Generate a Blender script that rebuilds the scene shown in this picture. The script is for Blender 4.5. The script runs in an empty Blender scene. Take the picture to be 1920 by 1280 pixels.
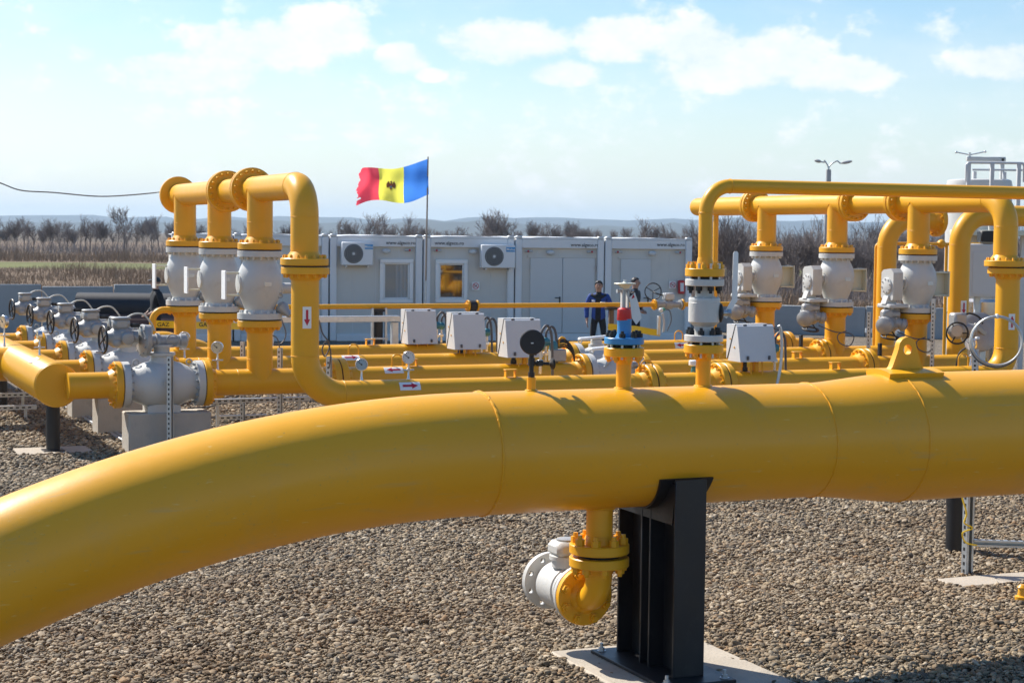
import bpy, math, random
import numpy as np
from mathutils import Vector, Matrix
R_ = math.radians
random.seed(7); np.random.seed(7)
SC = bpy.context.scene
COL = SC.collection

# ------------------------------------------------------------------ camera
F, CX, CY, CAM_H = 3300.0, 960.0, 640.0, 2.74
PITCH, ROLL = math.atan(200.0 / F), R_(0.6)
CR = Matrix.Rotation(R_(90) - PITCH, 3, 'X') @ Matrix.Rotation(ROLL, 3, 'Z')
cd = bpy.data.cameras.new('camera'); cam = bpy.data.objects.new('camera', cd); COL.objects.link(cam)
cam.matrix_world = Matrix.Translation((0, 0, CAM_H)) @ CR.to_4x4()
cd.sensor_width = 36; cd.lens = F / 1920 * 36; cd.clip_start = .1; cd.clip_end = 60000
cd.dof.use_dof = True; cd.dof.focus_distance = 13.0; cd.dof.aperture_fstop = 8.0
SC.camera = cam

# ------------------------------------------------------------------ sky, sun, exposure
SUN_AZ = math.atan2(-.79, .61)          # angle from +Y towards +X of the direction TO the sun
SUN_EL = R_(45)
w = bpy.data.worlds.new('World'); SC.world = w; w.use_nodes = True
nt = w.node_tree; N = nt.nodes; L = nt.links; N.clear()
def nd(t, **k):
    n = N.new(t)
    for a, b in k.items(): setattr(n, a, b)
    return n
def mth(op, a, b=None, c=None, clamp=False):
    n = N.new('ShaderNodeMath'); n.operation = op; n.use_clamp = clamp
    for i, x in enumerate((a, b, c)):
        if x is None: continue
        if isinstance(x, (int, float)): n.inputs[i].default_value = x
        else: L.new(x, n.inputs[i])
    return n.outputs[0]
sky = nd('ShaderNodeTexSky', sky_type='NISHITA', sun_disc=False)
sky.sun_elevation = SUN_EL; sky.sun_rotation = SUN_AZ; sky.altitude = 60
sky.air_density = 1.0; sky.dust_density = 0.7; sky.ozone_density = 1.6
tc = nd('ShaderNodeTexCoord'); sp = nd('ShaderNodeSeparateXYZ'); L.new(tc.outputs['Generated'], sp.inputs[0])
az = mth('ARCTAN2', sp.outputs[0], sp.outputs[1]); el = mth('ARCSINE', sp.outputs[2])
cv = nd('ShaderNodeCombineXYZ'); L.new(az, cv.inputs[0]); L.new(el, cv.inputs[1])
def wnoise(scale, detail, rough, sx=1.0, sy=1.0, off=0.0):
    m = nd('ShaderNodeMapping'); m.inputs['Scale'].default_value = (sx, sy, 1); m.inputs['Location'].default_value = (off, off * .7, off)
    L.new(cv.outputs[0], m.inputs[0])
    n = nd('ShaderNodeTexNoise'); n.inputs['Scale'].default_value = scale; n.inputs['Detail'].default_value = detail
    n.inputs['Roughness'].default_value = rough; L.new(m.outputs[0], n.inputs[0]); return n.outputs[0]
n1 = wnoise(55, 8, .62, 1, 1.5, 3.1); n2 = wnoise(9, 5, .6, 1, 2.6, 1.3); n3 = wnoise(24, 5, .55, 1, 1.6, 8.2)
# cumulus heaps: (azimuth deg, elevation deg, half width, half height)
heaps = [(-8.2, 5.9, 2.9, .85), (-6.1, 6.4, 1.5, .85), (-10.6, 5.0, 2.8, .65), (-3.6, 5.6, .9, .55), (-.2, 6.2, 2.3, .75),
         (1.6, 5.2, 1.2, .45), (3.3, 6.3, 1.6, .8), (5.8, 6.1, 1.6, 1.1), (6.6, 5.3, 2.2, .7), (8.4, 5.8, 1.9, .9), (10.3, 5.2, 2.0, .6),
         (15.6, 5.5, 2.2, .6), (-2.7, 5.1, .55, .25), (-7.3, 3.8, .5, .15), (-7.0, 3.05, 1.0, .12), (-20, 5.6, 3.5, .8), (22, 5.6, 3, .8)]
field = None
for (a, e, rx, ry) in heaps:
    dx = mth('MULTIPLY', mth('SUBTRACT', az, R_(a)), 1 / R_(rx)); dy = mth('MULTIPLY', mth('SUBTRACT', el, R_(e)), 1 / R_(ry))
    d2 = mth('ADD', mth('MULTIPLY', dx, dx), mth('MULTIPLY', dy, dy))
    g = mth('SUBTRACT', 1.0, d2)
    field = g if field is None else mth('SMOOTH_MAX', field, g, .35)
field = mth('MAXIMUM', field, -3.5)
# the same scattered heaps all round, where no single one is set
ring = mth('MULTIPLY', mth('SUBTRACT', mth('ABSOLUTE', az), R_(19)), 8.0, clamp=True)
band = mth('SUBTRACT', 1.0, mth('MULTIPLY', mth('ABSOLUTE', mth('SUBTRACT', el, R_(6.2))), 1 / R_(4.5)), clamp=True)
rnd = mth('MULTIPLY', mth('SUBTRACT', mth('ADD', n2, mth('MULTIPLY', band, .35)), .72), mth('MULTIPLY', ring, 5.0))
field = mth('MAXIMUM', field, mth('SUBTRACT', rnd, .3))
dens = mth('ADD', field, mth('MULTIPLY', mth('SUBTRACT', n1, .5), 2.1))
dens = mth('ADD', dens, mth('MULTIPLY', mth('SUBTRACT', n3, .5), 2.4))
mr = nd('ShaderNodeMapRange', interpolation_type='SMOOTHSTEP'); L.new(dens, mr.inputs[0])
mr.inputs[1].default_value = -.35; mr.inputs[2].default_value = .6
veil = nd('ShaderNodeMapRange', interpolation_type='SMOOTHSTEP'); L.new(mth('ADD', n2, mth('MULTIPLY', band, .1)), veil.inputs[0])
veil.inputs[1].default_value = .45; veil.inputs[2].default_value = .85; veil.inputs[4].default_value = .22
cover = mth('MAXIMUM', mth('MULTIPLY', mr.outputs[0], .86), veil.outputs[0])
shade = nd('ShaderNodeMapRange'); L.new(mth('ADD', mth('MULTIPLY', n3, .7), mth('MULTIPLY', n1, .5)), shade.inputs[0]); shade.inputs[1].default_value = .42; shade.inputs[2].default_value = .72
ccol = nd('ShaderNodeMix', data_type='RGBA'); L.new(shade.outputs[0], ccol.inputs[0])
ccol.inputs[6].default_value = (6.8, 7.5, 8.0, 1); ccol.inputs[7].default_value = (9.0, 8.9, 8.9, 1)
mix = nd('ShaderNodeMix', data_type='RGBA'); L.new(cover, mix.inputs[0]); hs = nd('ShaderNodeHueSaturation'); hs.inputs['Saturation'].default_value = 1.4; hs.inputs['Value'].default_value = 1.18; L.new(sky.outputs[0], hs.inputs['Color'])
hzf = mth('MULTIPLY', mth('POWER', 2.718, mth('MULTIPLY', mth('MAXIMUM', el, 0.0), -1 / R_(3.1))), .92)
hm = nd('ShaderNodeMix', data_type='RGBA'); L.new(hzf, hm.inputs[0]); L.new(hs.outputs[0], hm.inputs[6]); hm.inputs[7].default_value = (7.3, 7.85, 8.1, 1); L.new(hm.outputs[2], mix.inputs[6]); L.new(ccol.outputs[2], mix.inputs[7])
bg = nd('ShaderNodeBackground'); bg.inputs[1].default_value = .078; L.new(mix.outputs[2], bg.inputs[0])
wo = nd('ShaderNodeOutputWorld'); L.new(bg.outputs[0], wo.inputs[0])

sl = bpy.data.lights.new('sun', 'SUN'); sun = bpy.data.objects.new('sun', sl); COL.objects.link(sun)
sl.energy = 4.3; sl.angle = R_(.5); sl.color = (1, .95, .87)
to_sun = Vector((math.sin(SUN_AZ) * math.cos(SUN_EL), math.cos(SUN_AZ) * math.cos(SUN_EL), math.sin(SUN_EL)))
sun.rotation_euler = to_sun.to_track_quat('Z', 'Y').to_euler()
sun.location = to_sun * 60

SC.render.engine = 'CYCLES'
SC.view_settings.view_transform = 'Standard'; SC.view_settings.look = 'None'; SC.view_settings.gamma = 1
SC.view_settings.use_curve_mapping = False; SC.view_settings.exposure = 0.76
SC.cycles.use_denoising = True; SC.cycles.max_bounces = 6; SC.cycles.diffuse_bounces = 3; SC.cycles.glossy_bounces = 3
SC.cycles.transmission_bounces = 4; SC.cycles.volume_bounces = 0; SC.cycles.caustics_reflective = False; SC.cycles.caustics_refractive = False
SC.cycles.sample_clamp_indirect = 6

# ------------------------------------------------------------------ where things stand: plant axes u (right along the pipes), v (away), z
YAW = R_(23); OX, OY = -2.40, 20.4
EU = Vector((math.cos(YAW), math.sin(YAW), 0)); EV = Vector((-math.sin(YAW), math.cos(YAW), 0))
def P(u, v, z=0): return Vector((OX, OY, z)) + EU * u + EV * v
def ray(px, py): return CR @ Vector(((px - CX) / F, -(py - CY) / F, -1))
def uv(p):
    q = Vector((p[0] - OX, p[1] - OY, 0)); return q.dot(EU), q.dot(EV)
def row(px, py, v):                      # a sight line meets the upright plane of a pipe row: (u, z)
    d = ray(px, py); o = Vector((0, 0, CAM_H)); _, vo = uv(o); t = (v - vo) / d.dot(EV)
    p = o + d * t; return uv(p)[0], p.z
def gnd(px, py, z=0):
    d = ray(px, py); t = (z - CAM_H) / d.z; return Vector((d.x * t, d.y * t, z))
def at(px, py, y):
    d = ray(px, py); t = y / d.y; return Vector((d.x * t, y, CAM_H + d.z * t))

# ------------------------------------------------------------------ mesh building
def V(*a): return Vector(a)
def frame(axis):
    a = Vector(axis).normalized(); h = Vector((0, 0, 1)) if abs(a.z) < .9 else Vector((1, 0, 0))
    x = h.cross(a).normalized(); return x, a.cross(x), a
class MB:
    def __init__(s): s.v = []; s.f = []
    def add(s, vs, fs):
        o = len(s.v); s.v += [tuple(q) for q in vs]; s.f += [tuple(i + o for i in f) for f in fs]; return s
    def tube(s, pts, r, n=14, caps=True, closed=False):
        pts = [Vector(p) for p in pts]; m = len(pts); rs = r if isinstance(r, (list, tuple)) else [r] * m
        vs, fs = [], []; prev = None
        for i, p in enumerate(pts):
            if closed: t = pts[(i + 1) % m] - pts[i - 1]
            else: t = pts[min(i + 1, m - 1)] - pts[max(i - 1, 0)]
            t.normalize()
            if prev is None: x, y, _ = frame(t)
            else:
                x = prev - t * prev.dot(t)
                x = x.normalized() if x.length > 1e-6 else frame(t)[0]
                y = t.cross(x)
            prev = x
            for k in range(n):
                a = 2 * math.pi * k / n; vs.append(p + (x * math.cos(a) + y * math.sin(a)) * rs[i])
        for i in range(m if closed else m - 1):
            j = (i + 1) % m
            for k in range(n): q = (k + 1) % n; fs.append((i * n + k, i * n + q, j * n + q, j * n + k))
        if caps and not closed: fs.append(tuple(range(n - 1, -1, -1))); fs.append(tuple((m - 1) * n + k for k in range(n)))
        return s.add(vs, fs)
    def cyl(s, a, b, r, r1=None, n=20, caps=True): return s.tube([a, b], [r, r if r1 is None else r1], n, caps)
    def lathe(s, o, axis, prof, n=28, caps=True):
        x, y, a = frame(axis); o = Vector(o); vs, fs = [], []; m = len(prof)
        for (t, r) in prof:
            for k in range(n):
                q = 2 * math.pi * k / n; vs.append(o + a * t + (x * math.cos(q) + y * math.sin(q)) * max(r, 1e-4))
        for i in range(m - 1):
            for k in range(n): q = (k + 1) % n; fs.append((i * n + k, i * n + q, (i + 1) * n + q, (i + 1) * n + k))
        if caps: fs.append(tuple(range(n - 1, -1, -1))); fs.append(tuple((m - 1) * n + k for k in range(n)))
        return s.add(vs, fs)
    def box(s, c, d, bev=0.0, rot=None):
        c = Vector(c); hx, hy, hz = d[0] / 2, d[1] / 2, d[2] / 2; b = min(bev, hx * .9, hy * .9, hz * .9)
        vs, fs = [], []
        if b <= 0:
            for z in (-hz, hz):
                for y in (-hy, hy):
                    for x in (-hx, hx): vs.append(V(x, y, z))
            fs = [(0, 2, 3, 1), (4, 5, 7, 6), (0, 1, 5, 4), (2, 6, 7, 3), (0, 4, 6, 2), (1, 3, 7, 5)]
        else:
            idx = {}
            for sx in (-1, 1):
                for sy in (-1, 1):
                    for sz in (-1, 1):
                        for ax in range(3):
                            p = [sx * (hx - b), sy * (hy - b), sz * (hz - b)]; p[ax] = (sx * hx, sy * hy, sz * hz)[ax]
                            idx[sx, sy, sz, ax] = len(vs); vs.append(Vector(p))
            for ax in range(3):
                o1, o2 = [i for i in range(3) if i != ax]
                for sg in (-1, 1):
                    q = []
                    for a1, a2 in ((-1, -1), (1, -1), (1, 1), (-1, 1)):
                        k = [0, 0, 0]; k[ax] = sg; k[o1] = a1; k[o2] = a2; q.append(idx[k[0], k[1], k[2], ax])
                    fs.append(tuple(q))
            for ax in range(3):
                o1, o2 = [i for i in range(3) if i != ax]
                for a1 in (-1, 1):
                    for a2 in (-1, 1):
                        def K(sg, which):
                            k = [0, 0, 0]; k[ax] = sg; k[o1] = a1; k[o2] = a2; return idx[k[0], k[1], k[2], which]
                        fs.append((K(-1, o1), K(1, o1), K(1, o2), K(-1, o2)))
            for sx in (-1, 1):
                for sy in (-1, 1):
                    for sz in (-1, 1): fs.append((idx[sx, sy, sz, 0], idx[sx, sy, sz, 1], idx[sx, sy, sz, 2]))
        if rot is not None: vs = [rot @ q for q in vs]
        return s.add([q + c for q in vs], fs)
    def prism(s, poly, o, ex, ey, ez):         # 2-D outline in (ex, ey), swept along ez
        o, ex, ey, ez = Vector(o), Vector(ex), Vector(ey), Vector(ez); n = len(poly)
        vs = [o + ex * a + ey * b for a, b in poly]; vs += [q + ez for q in vs]
        fs = [tuple(range(n - 1, -1, -1)), tuple(range(n, 2 * n))] + [(i, (i + 1) % n, n + (i + 1) % n, n + i) for i in range(n)]
        return s.add(vs, fs)
    def torus(s, c, axis, R, r, n=28, m=8):
        x, y, a = frame(axis); c = Vector(c)
        return s.tube([c + (x * math.cos(2 * math.pi * k / n) + y * math.sin(2 * math.pi * k / n)) * R for k in range(n)], r, m, closed=True)
    def ball(s, c, r, n=16, m=10):
        rx, ry, rz = r if isinstance(r, (tuple, list)) else (r, r, r); c = Vector(c); vs, fs = [], []
        for i in range(m + 1):
            t = math.pi * i / m
            for k in range(n):
                a = 2 * math.pi * k / n; st = max(math.sin(t), 1e-3); vs.append(c + V(rx * st * math.cos(a), ry * st * math.sin(a), rz * math.cos(t)))
        for i in range(m):
            for k in range(n): q = (k + 1) % n; fs.append((i * n + k, (i + 1) * n + k, (i + 1) * n + q, i * n + q))
        return s.add(vs, fs)
    def nut(s, c, axis, r, h, n=6):
        c = Vector(c); a = Vector(axis).normalized(); return s.tube([c, c + a * h], r, n)
    def build(s, name, mat, parent=None, ang=38, loc=None, rot=None):
        me = bpy.data.meshes.new(name); me.from_pydata(s.v, [], s.f)
        return link(name, me, mat, parent, ang, loc, rot)
def link(name, me, mat, parent=None, ang=38, loc=None, rot=None):
    if mat is not None and len(me.materials) == 0: me.materials.append(MAT[mat] if isinstance(mat, str) else mat)
    import bmesh
    bm = bmesh.new(); bm.from_mesh(me); bmesh.ops.recalc_face_normals(bm, faces=bm.faces); bm.to_mesh(me); bm.free()
    me.polygons.foreach_set('use_smooth', [True] * len(me.polygons)); me.set_sharp_from_angle(angle=R_(ang)); me.update()
    o = bpy.data.objects.new(name, me); COL.objects.link(o)
    if parent is not None: o.parent = parent
    if loc is not None: o.location = loc
    if rot is not None: o.rotation_euler = (0, 0, rot)
    return o
def tag(o, label, cat, group=None):
    o['label'] = label; o['category'] = cat
    if group: o['group'] = group
    return o
def struct(o): o['kind'] = 'structure'; return o
def stuff(o): o['kind'] = 'stuff'; return o
def thing(name, label, cat, loc, rot=YAW, group=None):
    o = bpy.data.objects.new(name, None); COL.objects.link(o); o.empty_display_size = .2
    o.location = loc; o.rotation_euler = (0, 0, rot); return tag(o, label, cat, group)
def tree_copy(o, parent=None):
    c = o.copy(); COL.objects.link(c)
    if parent is not None: c.parent = parent
    for ch in list(o.children): tree_copy(ch, c)
    return c
def fillet(pts, rad, n=8):                      # polyline with rounded corners
    pts = [Vector(p) for p in pts]; out = [pts[0]]
    for i in range(1, len(pts) - 1):
        a, b, c = pts[i - 1], pts[i], pts[i + 1]; d1 = (a - b).normalized(); d2 = (c - b).normalized()
        th = d1.angle(d2)
        if th > math.pi - .02: out.append(b); continue
        t = min(rad / math.tan(th / 2), (a - b).length * .95, (c - b).length * .95); r = t * math.tan(th / 2)
        ctr = b + (d1 + d2).normalized() * (r / math.sin(th / 2)); s0 = b + d1 * t - ctr; s1 = b + d2 * t - ctr
        tot = s0.angle(s1); axx = s0.cross(s1).normalized()
        for k in range(n + 1): out.append(ctr + Matrix.Rotation(tot * k / n, 3, axx) @ s0)
    out.append(pts[-1]); return out
def sag(a, b, drop, n=10):
    a, b = Vector(a), Vector(b); return [a.lerp(b, i / n) - V(0, 0, drop * 4 * (i / n) * (1 - i / n)) for i in range(n + 1)]
def spline(pts, n=8):                           # smooth curve through points
    pts = [Vector(p) for p in pts]; q = [2 * pts[0] - pts[1]] + pts + [2 * pts[-1] - pts[-2]]; out = []
    for i in range(1, len(q) - 2):
        for k in range(n):
            t = k / n; a, b, c, d = q[i - 1], q[i], q[i + 1], q[i + 2]
            out.append(.5 * ((2 * b) + (c - a) * t + (2 * a - 5 * b + 4 * c - d) * t * t + (3 * b - a - 3 * c + d) * t ** 3))
    out.append(pts[-1]); return out

# ------------------------------------------------------------------ materials
MAT = {}
def mat(name, col, rough=.5, metal=0.0, var=.08, vscale=3.0, bump=0.0, bscale=60.0, dirt=None, coat=0.0, spec=.5, rvar=.12):
    m = bpy.data.materials.new(name); m.use_nodes = True; t = m.node_tree; n_, l_ = t.nodes, t.links
    b = n_['Principled BSDF']; b.inputs['Metallic'].default_value = metal; b.inputs['Specular IOR Level'].default_value = spec
    b.inputs['Coat Weight'].default_value = coat; b.inputs['Coat Roughness'].default_value = .12
    tcn = n_.new('ShaderNodeTexCoord')
    def noise(scale, det=4, ro=.6):
        x = n_.new('ShaderNodeTexNoise'); x.inputs['Scale'].default_value = scale; x.inputs['Detail'].default_value = det; x.inputs['Roughness'].default_value = ro
        l_.new(tcn.outputs['Object'], x.inputs['Vector']); return x.outputs[0]
    a = noise(vscale, 6)
    mx = n_.new('ShaderNodeMix'); mx.data_type = 'RGBA'; l_.new(a, mx.inputs[0])
    c0 = [max(0, c * (1 - var * 2)) for c in col]; c1 = [min(1, c * (1 + var * 2)) for c in col]
    mx.inputs[6].default_value = (*c0, 1); mx.inputs[7].default_value = (*c1, 1); out = mx.outputs[2]
    if dirt:
        dcol, amt, ds = dirt; dn = noise(ds, 8, .7); r = n_.new('ShaderNodeMapRange'); l_.new(dn, r.inputs[0])
        r.inputs[1].default_value = .55; r.inputs[2].default_value = .78; r.inputs[4].default_value = amt
        m2 = n_.new('ShaderNodeMix'); m2.data_type = 'RGBA'; l_.new(r.outputs[0], m2.inputs[0]); l_.new(out, m2.inputs[6]); m2.inputs[7].default_value = (*dcol, 1); out = m2.outputs[2]
    l_.new(out, b.inputs['Base Color'])
    rr = n_.new('ShaderNodeMapRange'); l_.new(noise(vscale * 3.1, 5), rr.inputs[0]); rr.inputs[3].default_value = max(.03, rough - rvar); rr.inputs[4].default_value = min(1, rough + rvar)
    l_.new(rr.outputs[0], b.inputs['Roughness'])
    if bump > 0:
        bn = n_.new('ShaderNodeBump'); bn.inputs['Strength'].default_value = bump; bn.inputs['Distance'].default_value = .02
        l_.new(noise(bscale, 4), bn.inputs['Height']); l_.new(bn.outputs[0], b.inputs['Normal'])
    MAT[name] = m; return m
mat('yellow', (.82, .395, .014), .38, var=.035, vscale=1.7, bump=.02, bscale=25, dirt=((.45, .26, .07), .22, 5.0), spec=.4)
mat('yellow_big', (.84, .39, .016), .36, var=.045, vscale=.9, bump=.03, bscale=14, dirt=((.55, .35, .13), .3, 3.1), spec=.4, rvar=.16)
mat('yellow_cap', (.74, .36, .018), .4, var=.05)
mat('white_paint', (.57, .565, .535), .45, var=.05, dirt=((.36, .31, .24), .45, 5.0), bump=.12, bscale=45)
mat('cream', (.66, .64, .5), .4, var=.03)
mat('bright_white', (.85, .85, .83), .4, var=.02, dirt=((.55, .53, .48), .2, 6))
mat('grey_box', (.63, .63, .62), .42, var=.02, dirt=((.45, .43, .4), .25, 5))
mat('silver', (.38, .375, .36), .46, metal=.25, var=.08, vscale=8, bump=.12, bscale=60, dirt=((.3, .29, .27), .35, 9))
mat('steel', (.62, .62, .62), .3, metal=.9, var=.06)
mat('galv', (.55, .57, .58), .42, metal=.75, var=.12, vscale=14, dirt=((.42, .42, .4), .4, 12))
mat('black_paint', (.012, .012, .014), .42, var=.2, bump=.05, bscale=30, dirt=((.05, .045, .04), .4, 8))
mat('black', (.012, .012, .013), .5, var=.1)
mat('rubber', (.02, .02, .021), .6, var=.1)
mat('dark_pipe', (.012, .013, .018), .62, var=.2, dirt=((.06, .05, .045), .3, 2))
mat('rust', (.10, .045, .03), .75, var=.3, vscale=5)
mat('gasket', (.015, .013, .012), .7)
mat('blue', (.04, .24, .52), .38, var=.05, dirt=((.03, .1, .2), .25, 7))
mat('red', (.58, .025, .03), .38, var=.05)
mat('red_print', (.52, .015, .04), .6, var=.03)
mat('blue_print', (.04, .3, .62), .6, var=.03)
mat('black_print', (.02, .02, .02), .6, var=.03)
mat('teal', (.05, .2, .24), .4, var=.1)
mat('green_seal', (.06, .32, .24), .5)
mat('concrete', (.50, .445, .37), .9, var=.14, vscale=2.5, bump=.35, bscale=50, dirt=((.2, .17, .14), .55, 3.5), rvar=.05)
mat('pad_concrete', (.45, .39, .31), .9, var=.16, vscale=2.0, bump=.35, bscale=50, dirt=((.17, .14, .11), .6, 2.6), rvar=.05)
mat('concrete_wall', (.33, .35, .36), .9, var=.16, vscale=.8, bump=.2, bscale=14, dirt=((.13, .14, .15), .5, 1.5), rvar=.05)
mat('container', (.64, .62, .57), .5, var=.02, vscale=.8, dirt=((.46, .45, .42), .3, 1.4))
mat('container_frame', (.77, .775, .77), .45, var=.02, dirt=((.52, .52, .5), .3, 3))
mat('door_grey', (.62, .63, .62), .45, var=.02)
mat('roof_membrane', (.78, .78, .77), .5, var=.03)
mat('fan_grille', (.06, .06, .06), .5)
mat('wood', (.16, .1, .06), .7, var=.2)
mat('cable', (.10, .10, .105), .55, var=.1)
mat('cable_white', (.6, .58, .5), .5)
mat('dial_face', (.72, .73, .72), .35, var=.02)
mat('dial_cream', (.72, .6, .38), .35, var=.03)
mat('dial_blue', (.3, .45, .55), .3, var=.02)
mat('tape_yellow', (.85, .6, .03), .35, var=.06)
mat('skin', (.42, .24, .17), .5, var=.05)
mat('hair', (.015, .012, .01), .5)
mat('jacket_blue', (.02, .06, .26), .75, var=.12, vscale=9, bump=.3, bscale=30)
mat('cloth_black', (.012, .013, .017), .8, var=.2, vscale=9, bump=.3, bscale=30)
mat('cloth_dark', (.02, .02, .026), .8, var=.2, bump=.3, bscale=30)
mat('flag_blue', (.06, .22, .66), .75, var=.03); mat('flag_yellow', (.9, .84, .12), .75, var=.03); mat('flag_red', (.85, .08, .12), .75, var=.03)
mat('emblem_brown', (.34, .14, .05), .7); mat('emblem_gold', (.55, .33, .05), .7)
mat('stainless', (.62, .58, .53), .22, metal=.95, var=.05)
mat('post_concrete', (.42, .42, .41), .85, var=.08)
for fl in ('flag_blue', 'flag_yellow', 'flag_red'):       # thin cloth lets the light through
    b = MAT[fl].node_tree.nodes['Principled BSDF']; t = MAT[fl].node_tree
    tr = t.nodes.new('ShaderNodeBsdfTranslucent'); ms = t.nodes.new('ShaderNodeMixShader'); ms.inputs[0].default_value = .62
    t.links.new(b.inputs['Base Color'].links[0].from_socket, tr.inputs[0]); t.links.new(b.outputs[0], ms.inputs[1]); t.links.new(tr.outputs[0], ms.inputs[2])
    t.links.new(ms.outputs[0], t.nodes['Material Output'].inputs[0])
m = bpy.data.materials.new('glass_pane'); m.use_nodes = True; b = m.node_tree.nodes['Principled BSDF']
b.inputs['Base Color'].default_value = (.02, .022, .024, 1); b.inputs['Roughness'].default_value = .03; b.inputs['Specular IOR Level'].default_value = 1.0; b.inputs['IOR'].default_value = 1.8
MAT['glass_pane'] = m
m = bpy.data.materials.new('clear_dial'); m.use_nodes = True; b = m.node_tree.nodes['Principled BSDF']
b.inputs['Base Color'].default_value = (.9, .9, .9, 1); b.inputs['Roughness'].default_value = .02; b.inputs['Alpha'].default_value = .12; MAT['clear_dial'] = m
m = bpy.data.materials.new('glass_clear'); m.use_nodes = True; b = m.node_tree.nodes['Principled BSDF']
b.inputs['Base Color'].default_value = (.03, .035, .035, 1); b.inputs['Roughness'].default_value = .03; b.inputs['Alpha'].default_value = .16; b.inputs['IOR'].default_value = 1.6; MAT['glass_clear'] = m
t = MAT['yellow_big'].node_tree; b = t.nodes['Principled BSDF']; src = b.inputs['Base Color'].links[0].from_socket      # splashed grit and faint scuffs
tcn = t.nodes.new('ShaderNodeTexCoord'); cur = src
for sc_, lo, hi, amt, cc, st in ((70, .66, .74, .5, (.34, .24, .12, 1), (1, 1, 1)), (9, .62, .72, .28, (.52, .36, .16, 1), (.25, 3, 3)), (30, .68, .72, .45, (.9, .62, .2, 1), (.3, 1.6, 1.6))):
    mp = t.nodes.new('ShaderNodeMapping'); mp.inputs['Scale'].default_value = st; t.links.new(tcn.outputs['Object'], mp.inputs[0])
    nz = t.nodes.new('ShaderNodeTexNoise'); nz.inputs['Scale'].default_value = sc_; nz.inputs['Detail'].default_value = 5; t.links.new(mp.outputs[0], nz.inputs['Vector'])
    mr_ = t.nodes.new('ShaderNodeMapRange'); t.links.new(nz.outputs[0], mr_.inputs[0]); mr_.inputs[1].default_value = lo; mr_.inputs[2].default_value = hi; mr_.inputs[4].default_value = amt
    mx_ = t.nodes.new('ShaderNodeMix'); mx_.data_type = 'RGBA'; t.links.new(mr_.outputs[0], mx_.inputs[0]); t.links.new(cur, mx_.inputs[6]); mx_.inputs[7].default_value = cc; cur = mx_.outputs[2]
t.links.new(cur, b.inputs['Base Color'])
# ------------------------------------------------------------------ ground materials
def ground_mat(name, cols, scale, bump, vor=True, big=.05):
    m = bpy.data.materials.new(name); m.use_nodes = True; t = m.node_tree; n_, l_ = t.nodes, t.links; b = n_['Principled BSDF']
    b.inputs['Roughness'].default_value = .95; b.inputs['Specular IOR Level'].default_value = .2
    g = n_.new('ShaderNodeNewGeometry')
    def nz(s, d=5):
        x = n_.new('ShaderNodeTexNoise'); x.inputs['Scale'].default_value = s; x.inputs['Detail'].default_value = d; x.inputs['Roughness'].default_value = .65; l_.new(g.outputs['Position'], x.inputs['Vector']); return x.outputs[0]
    if vor:
        vo = n_.new('ShaderNodeTexVoronoi'); vo.inputs['Scale'].default_value = scale; l_.new(g.outputs['Position'], vo.inputs['Vector'])
        sx = n_.new('ShaderNodeSeparateColor'); l_.new(vo.outputs['Color'], sx.inputs[0]); fac = sx.outputs[0]; hgt = vo.outputs['Distance']
    else: fac = nz(scale); hgt = nz(scale * 3)
    cr = n_.new('ShaderNodeValToRGB'); l_.new(fac, cr.inputs[0]); e = cr.color_ramp.elements
    e[0].color = (*cols[0], 1); e[1].color = (*cols[-1], 1)
    for i, c in enumerate(cols[1:-1]): q = e.new((i + 1) / (len(cols) - 1)); q.color = (*c, 1)
    mx = n_.new('ShaderNodeMix'); mx.data_type = 'RGBA'; mx.blend_type = 'MULTIPLY'; mx.inputs[0].default_value = .6; l_.new(cr.outputs[0], mx.inputs[6])
    c2 = n_.new('ShaderNodeValToRGB'); l_.new(nz(big), c2.inputs[0]); c2.color_ramp.elements[0].position = .3; c2.color_ramp.elements[0].color = (.5, .48, .45, 1); c2.color_ramp.elements[1].position = .7; c2.color_ramp.elements[1].color = (1, 1, 1, 1)
    l_.new(c2.outputs[0], mx.inputs[7]); l_.new(mx.outputs[2], b.inputs['Base Color'])
    bp = n_.new('ShaderNodeBump'); bp.inputs['Strength'].default_value = bump; bp.inputs['Distance'].default_value = .03; bp.invert = vor
    l_.new(hgt, bp.inputs['Height']); l_.new(bp.outputs[0], b.inputs['Normal']); MAT[name] = m
ground_mat('soil', [(.10, .075, .05), (.16, .12, .08), (.12, .10, .06)], .6, .4, False, .02)
ground_mat('yard_gravel', [(.09, .072, .052), (.22, .18, .135), (.32, .27, .205), (.15, .12, .088), (.27, .225, .175)], 26, .9, True, .4)
ground_mat('dry_field', [(.17, .115, .075), (.24, .17, .11), (.19, .13, .085)], .35, .3, False, .03)
ground_mat('green_field', [(.13, .135, .045), (.165, .17, .055), (.16, .14, .065)], .5, .3, False, .05)
ground_mat('hill_soil', [(.05, .055, .04), (.085, .075, .05), (.06, .07, .04)], .004, .1, False, .0006)

def sheet(name, pts, z, m):
    return struct(link(name, (lambda me: (me.from_pydata([(p[0], p[1], z) for p in pts], [], [tuple(range(len(pts)))]), me)[1])(bpy.data.meshes.new(name)), m))
G = 9000
sheet('ground', [(-G, -300), (G, -300), (G, G), (-G, G)], 0, 'soil')
sheet('gravel_yard', [(-40, -12), (45, -12), (45, 58), (-40, 42)], .004, 'yard_gravel')
sheet('field', [(-400, 60), (400, 60), (500, 420), (-500, 420)], .006, 'dry_field')
sheet('grass_strip', [(-260, 122), (120, 128), (120, 150), (-260, 146)], .012, 'green_field')

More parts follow.
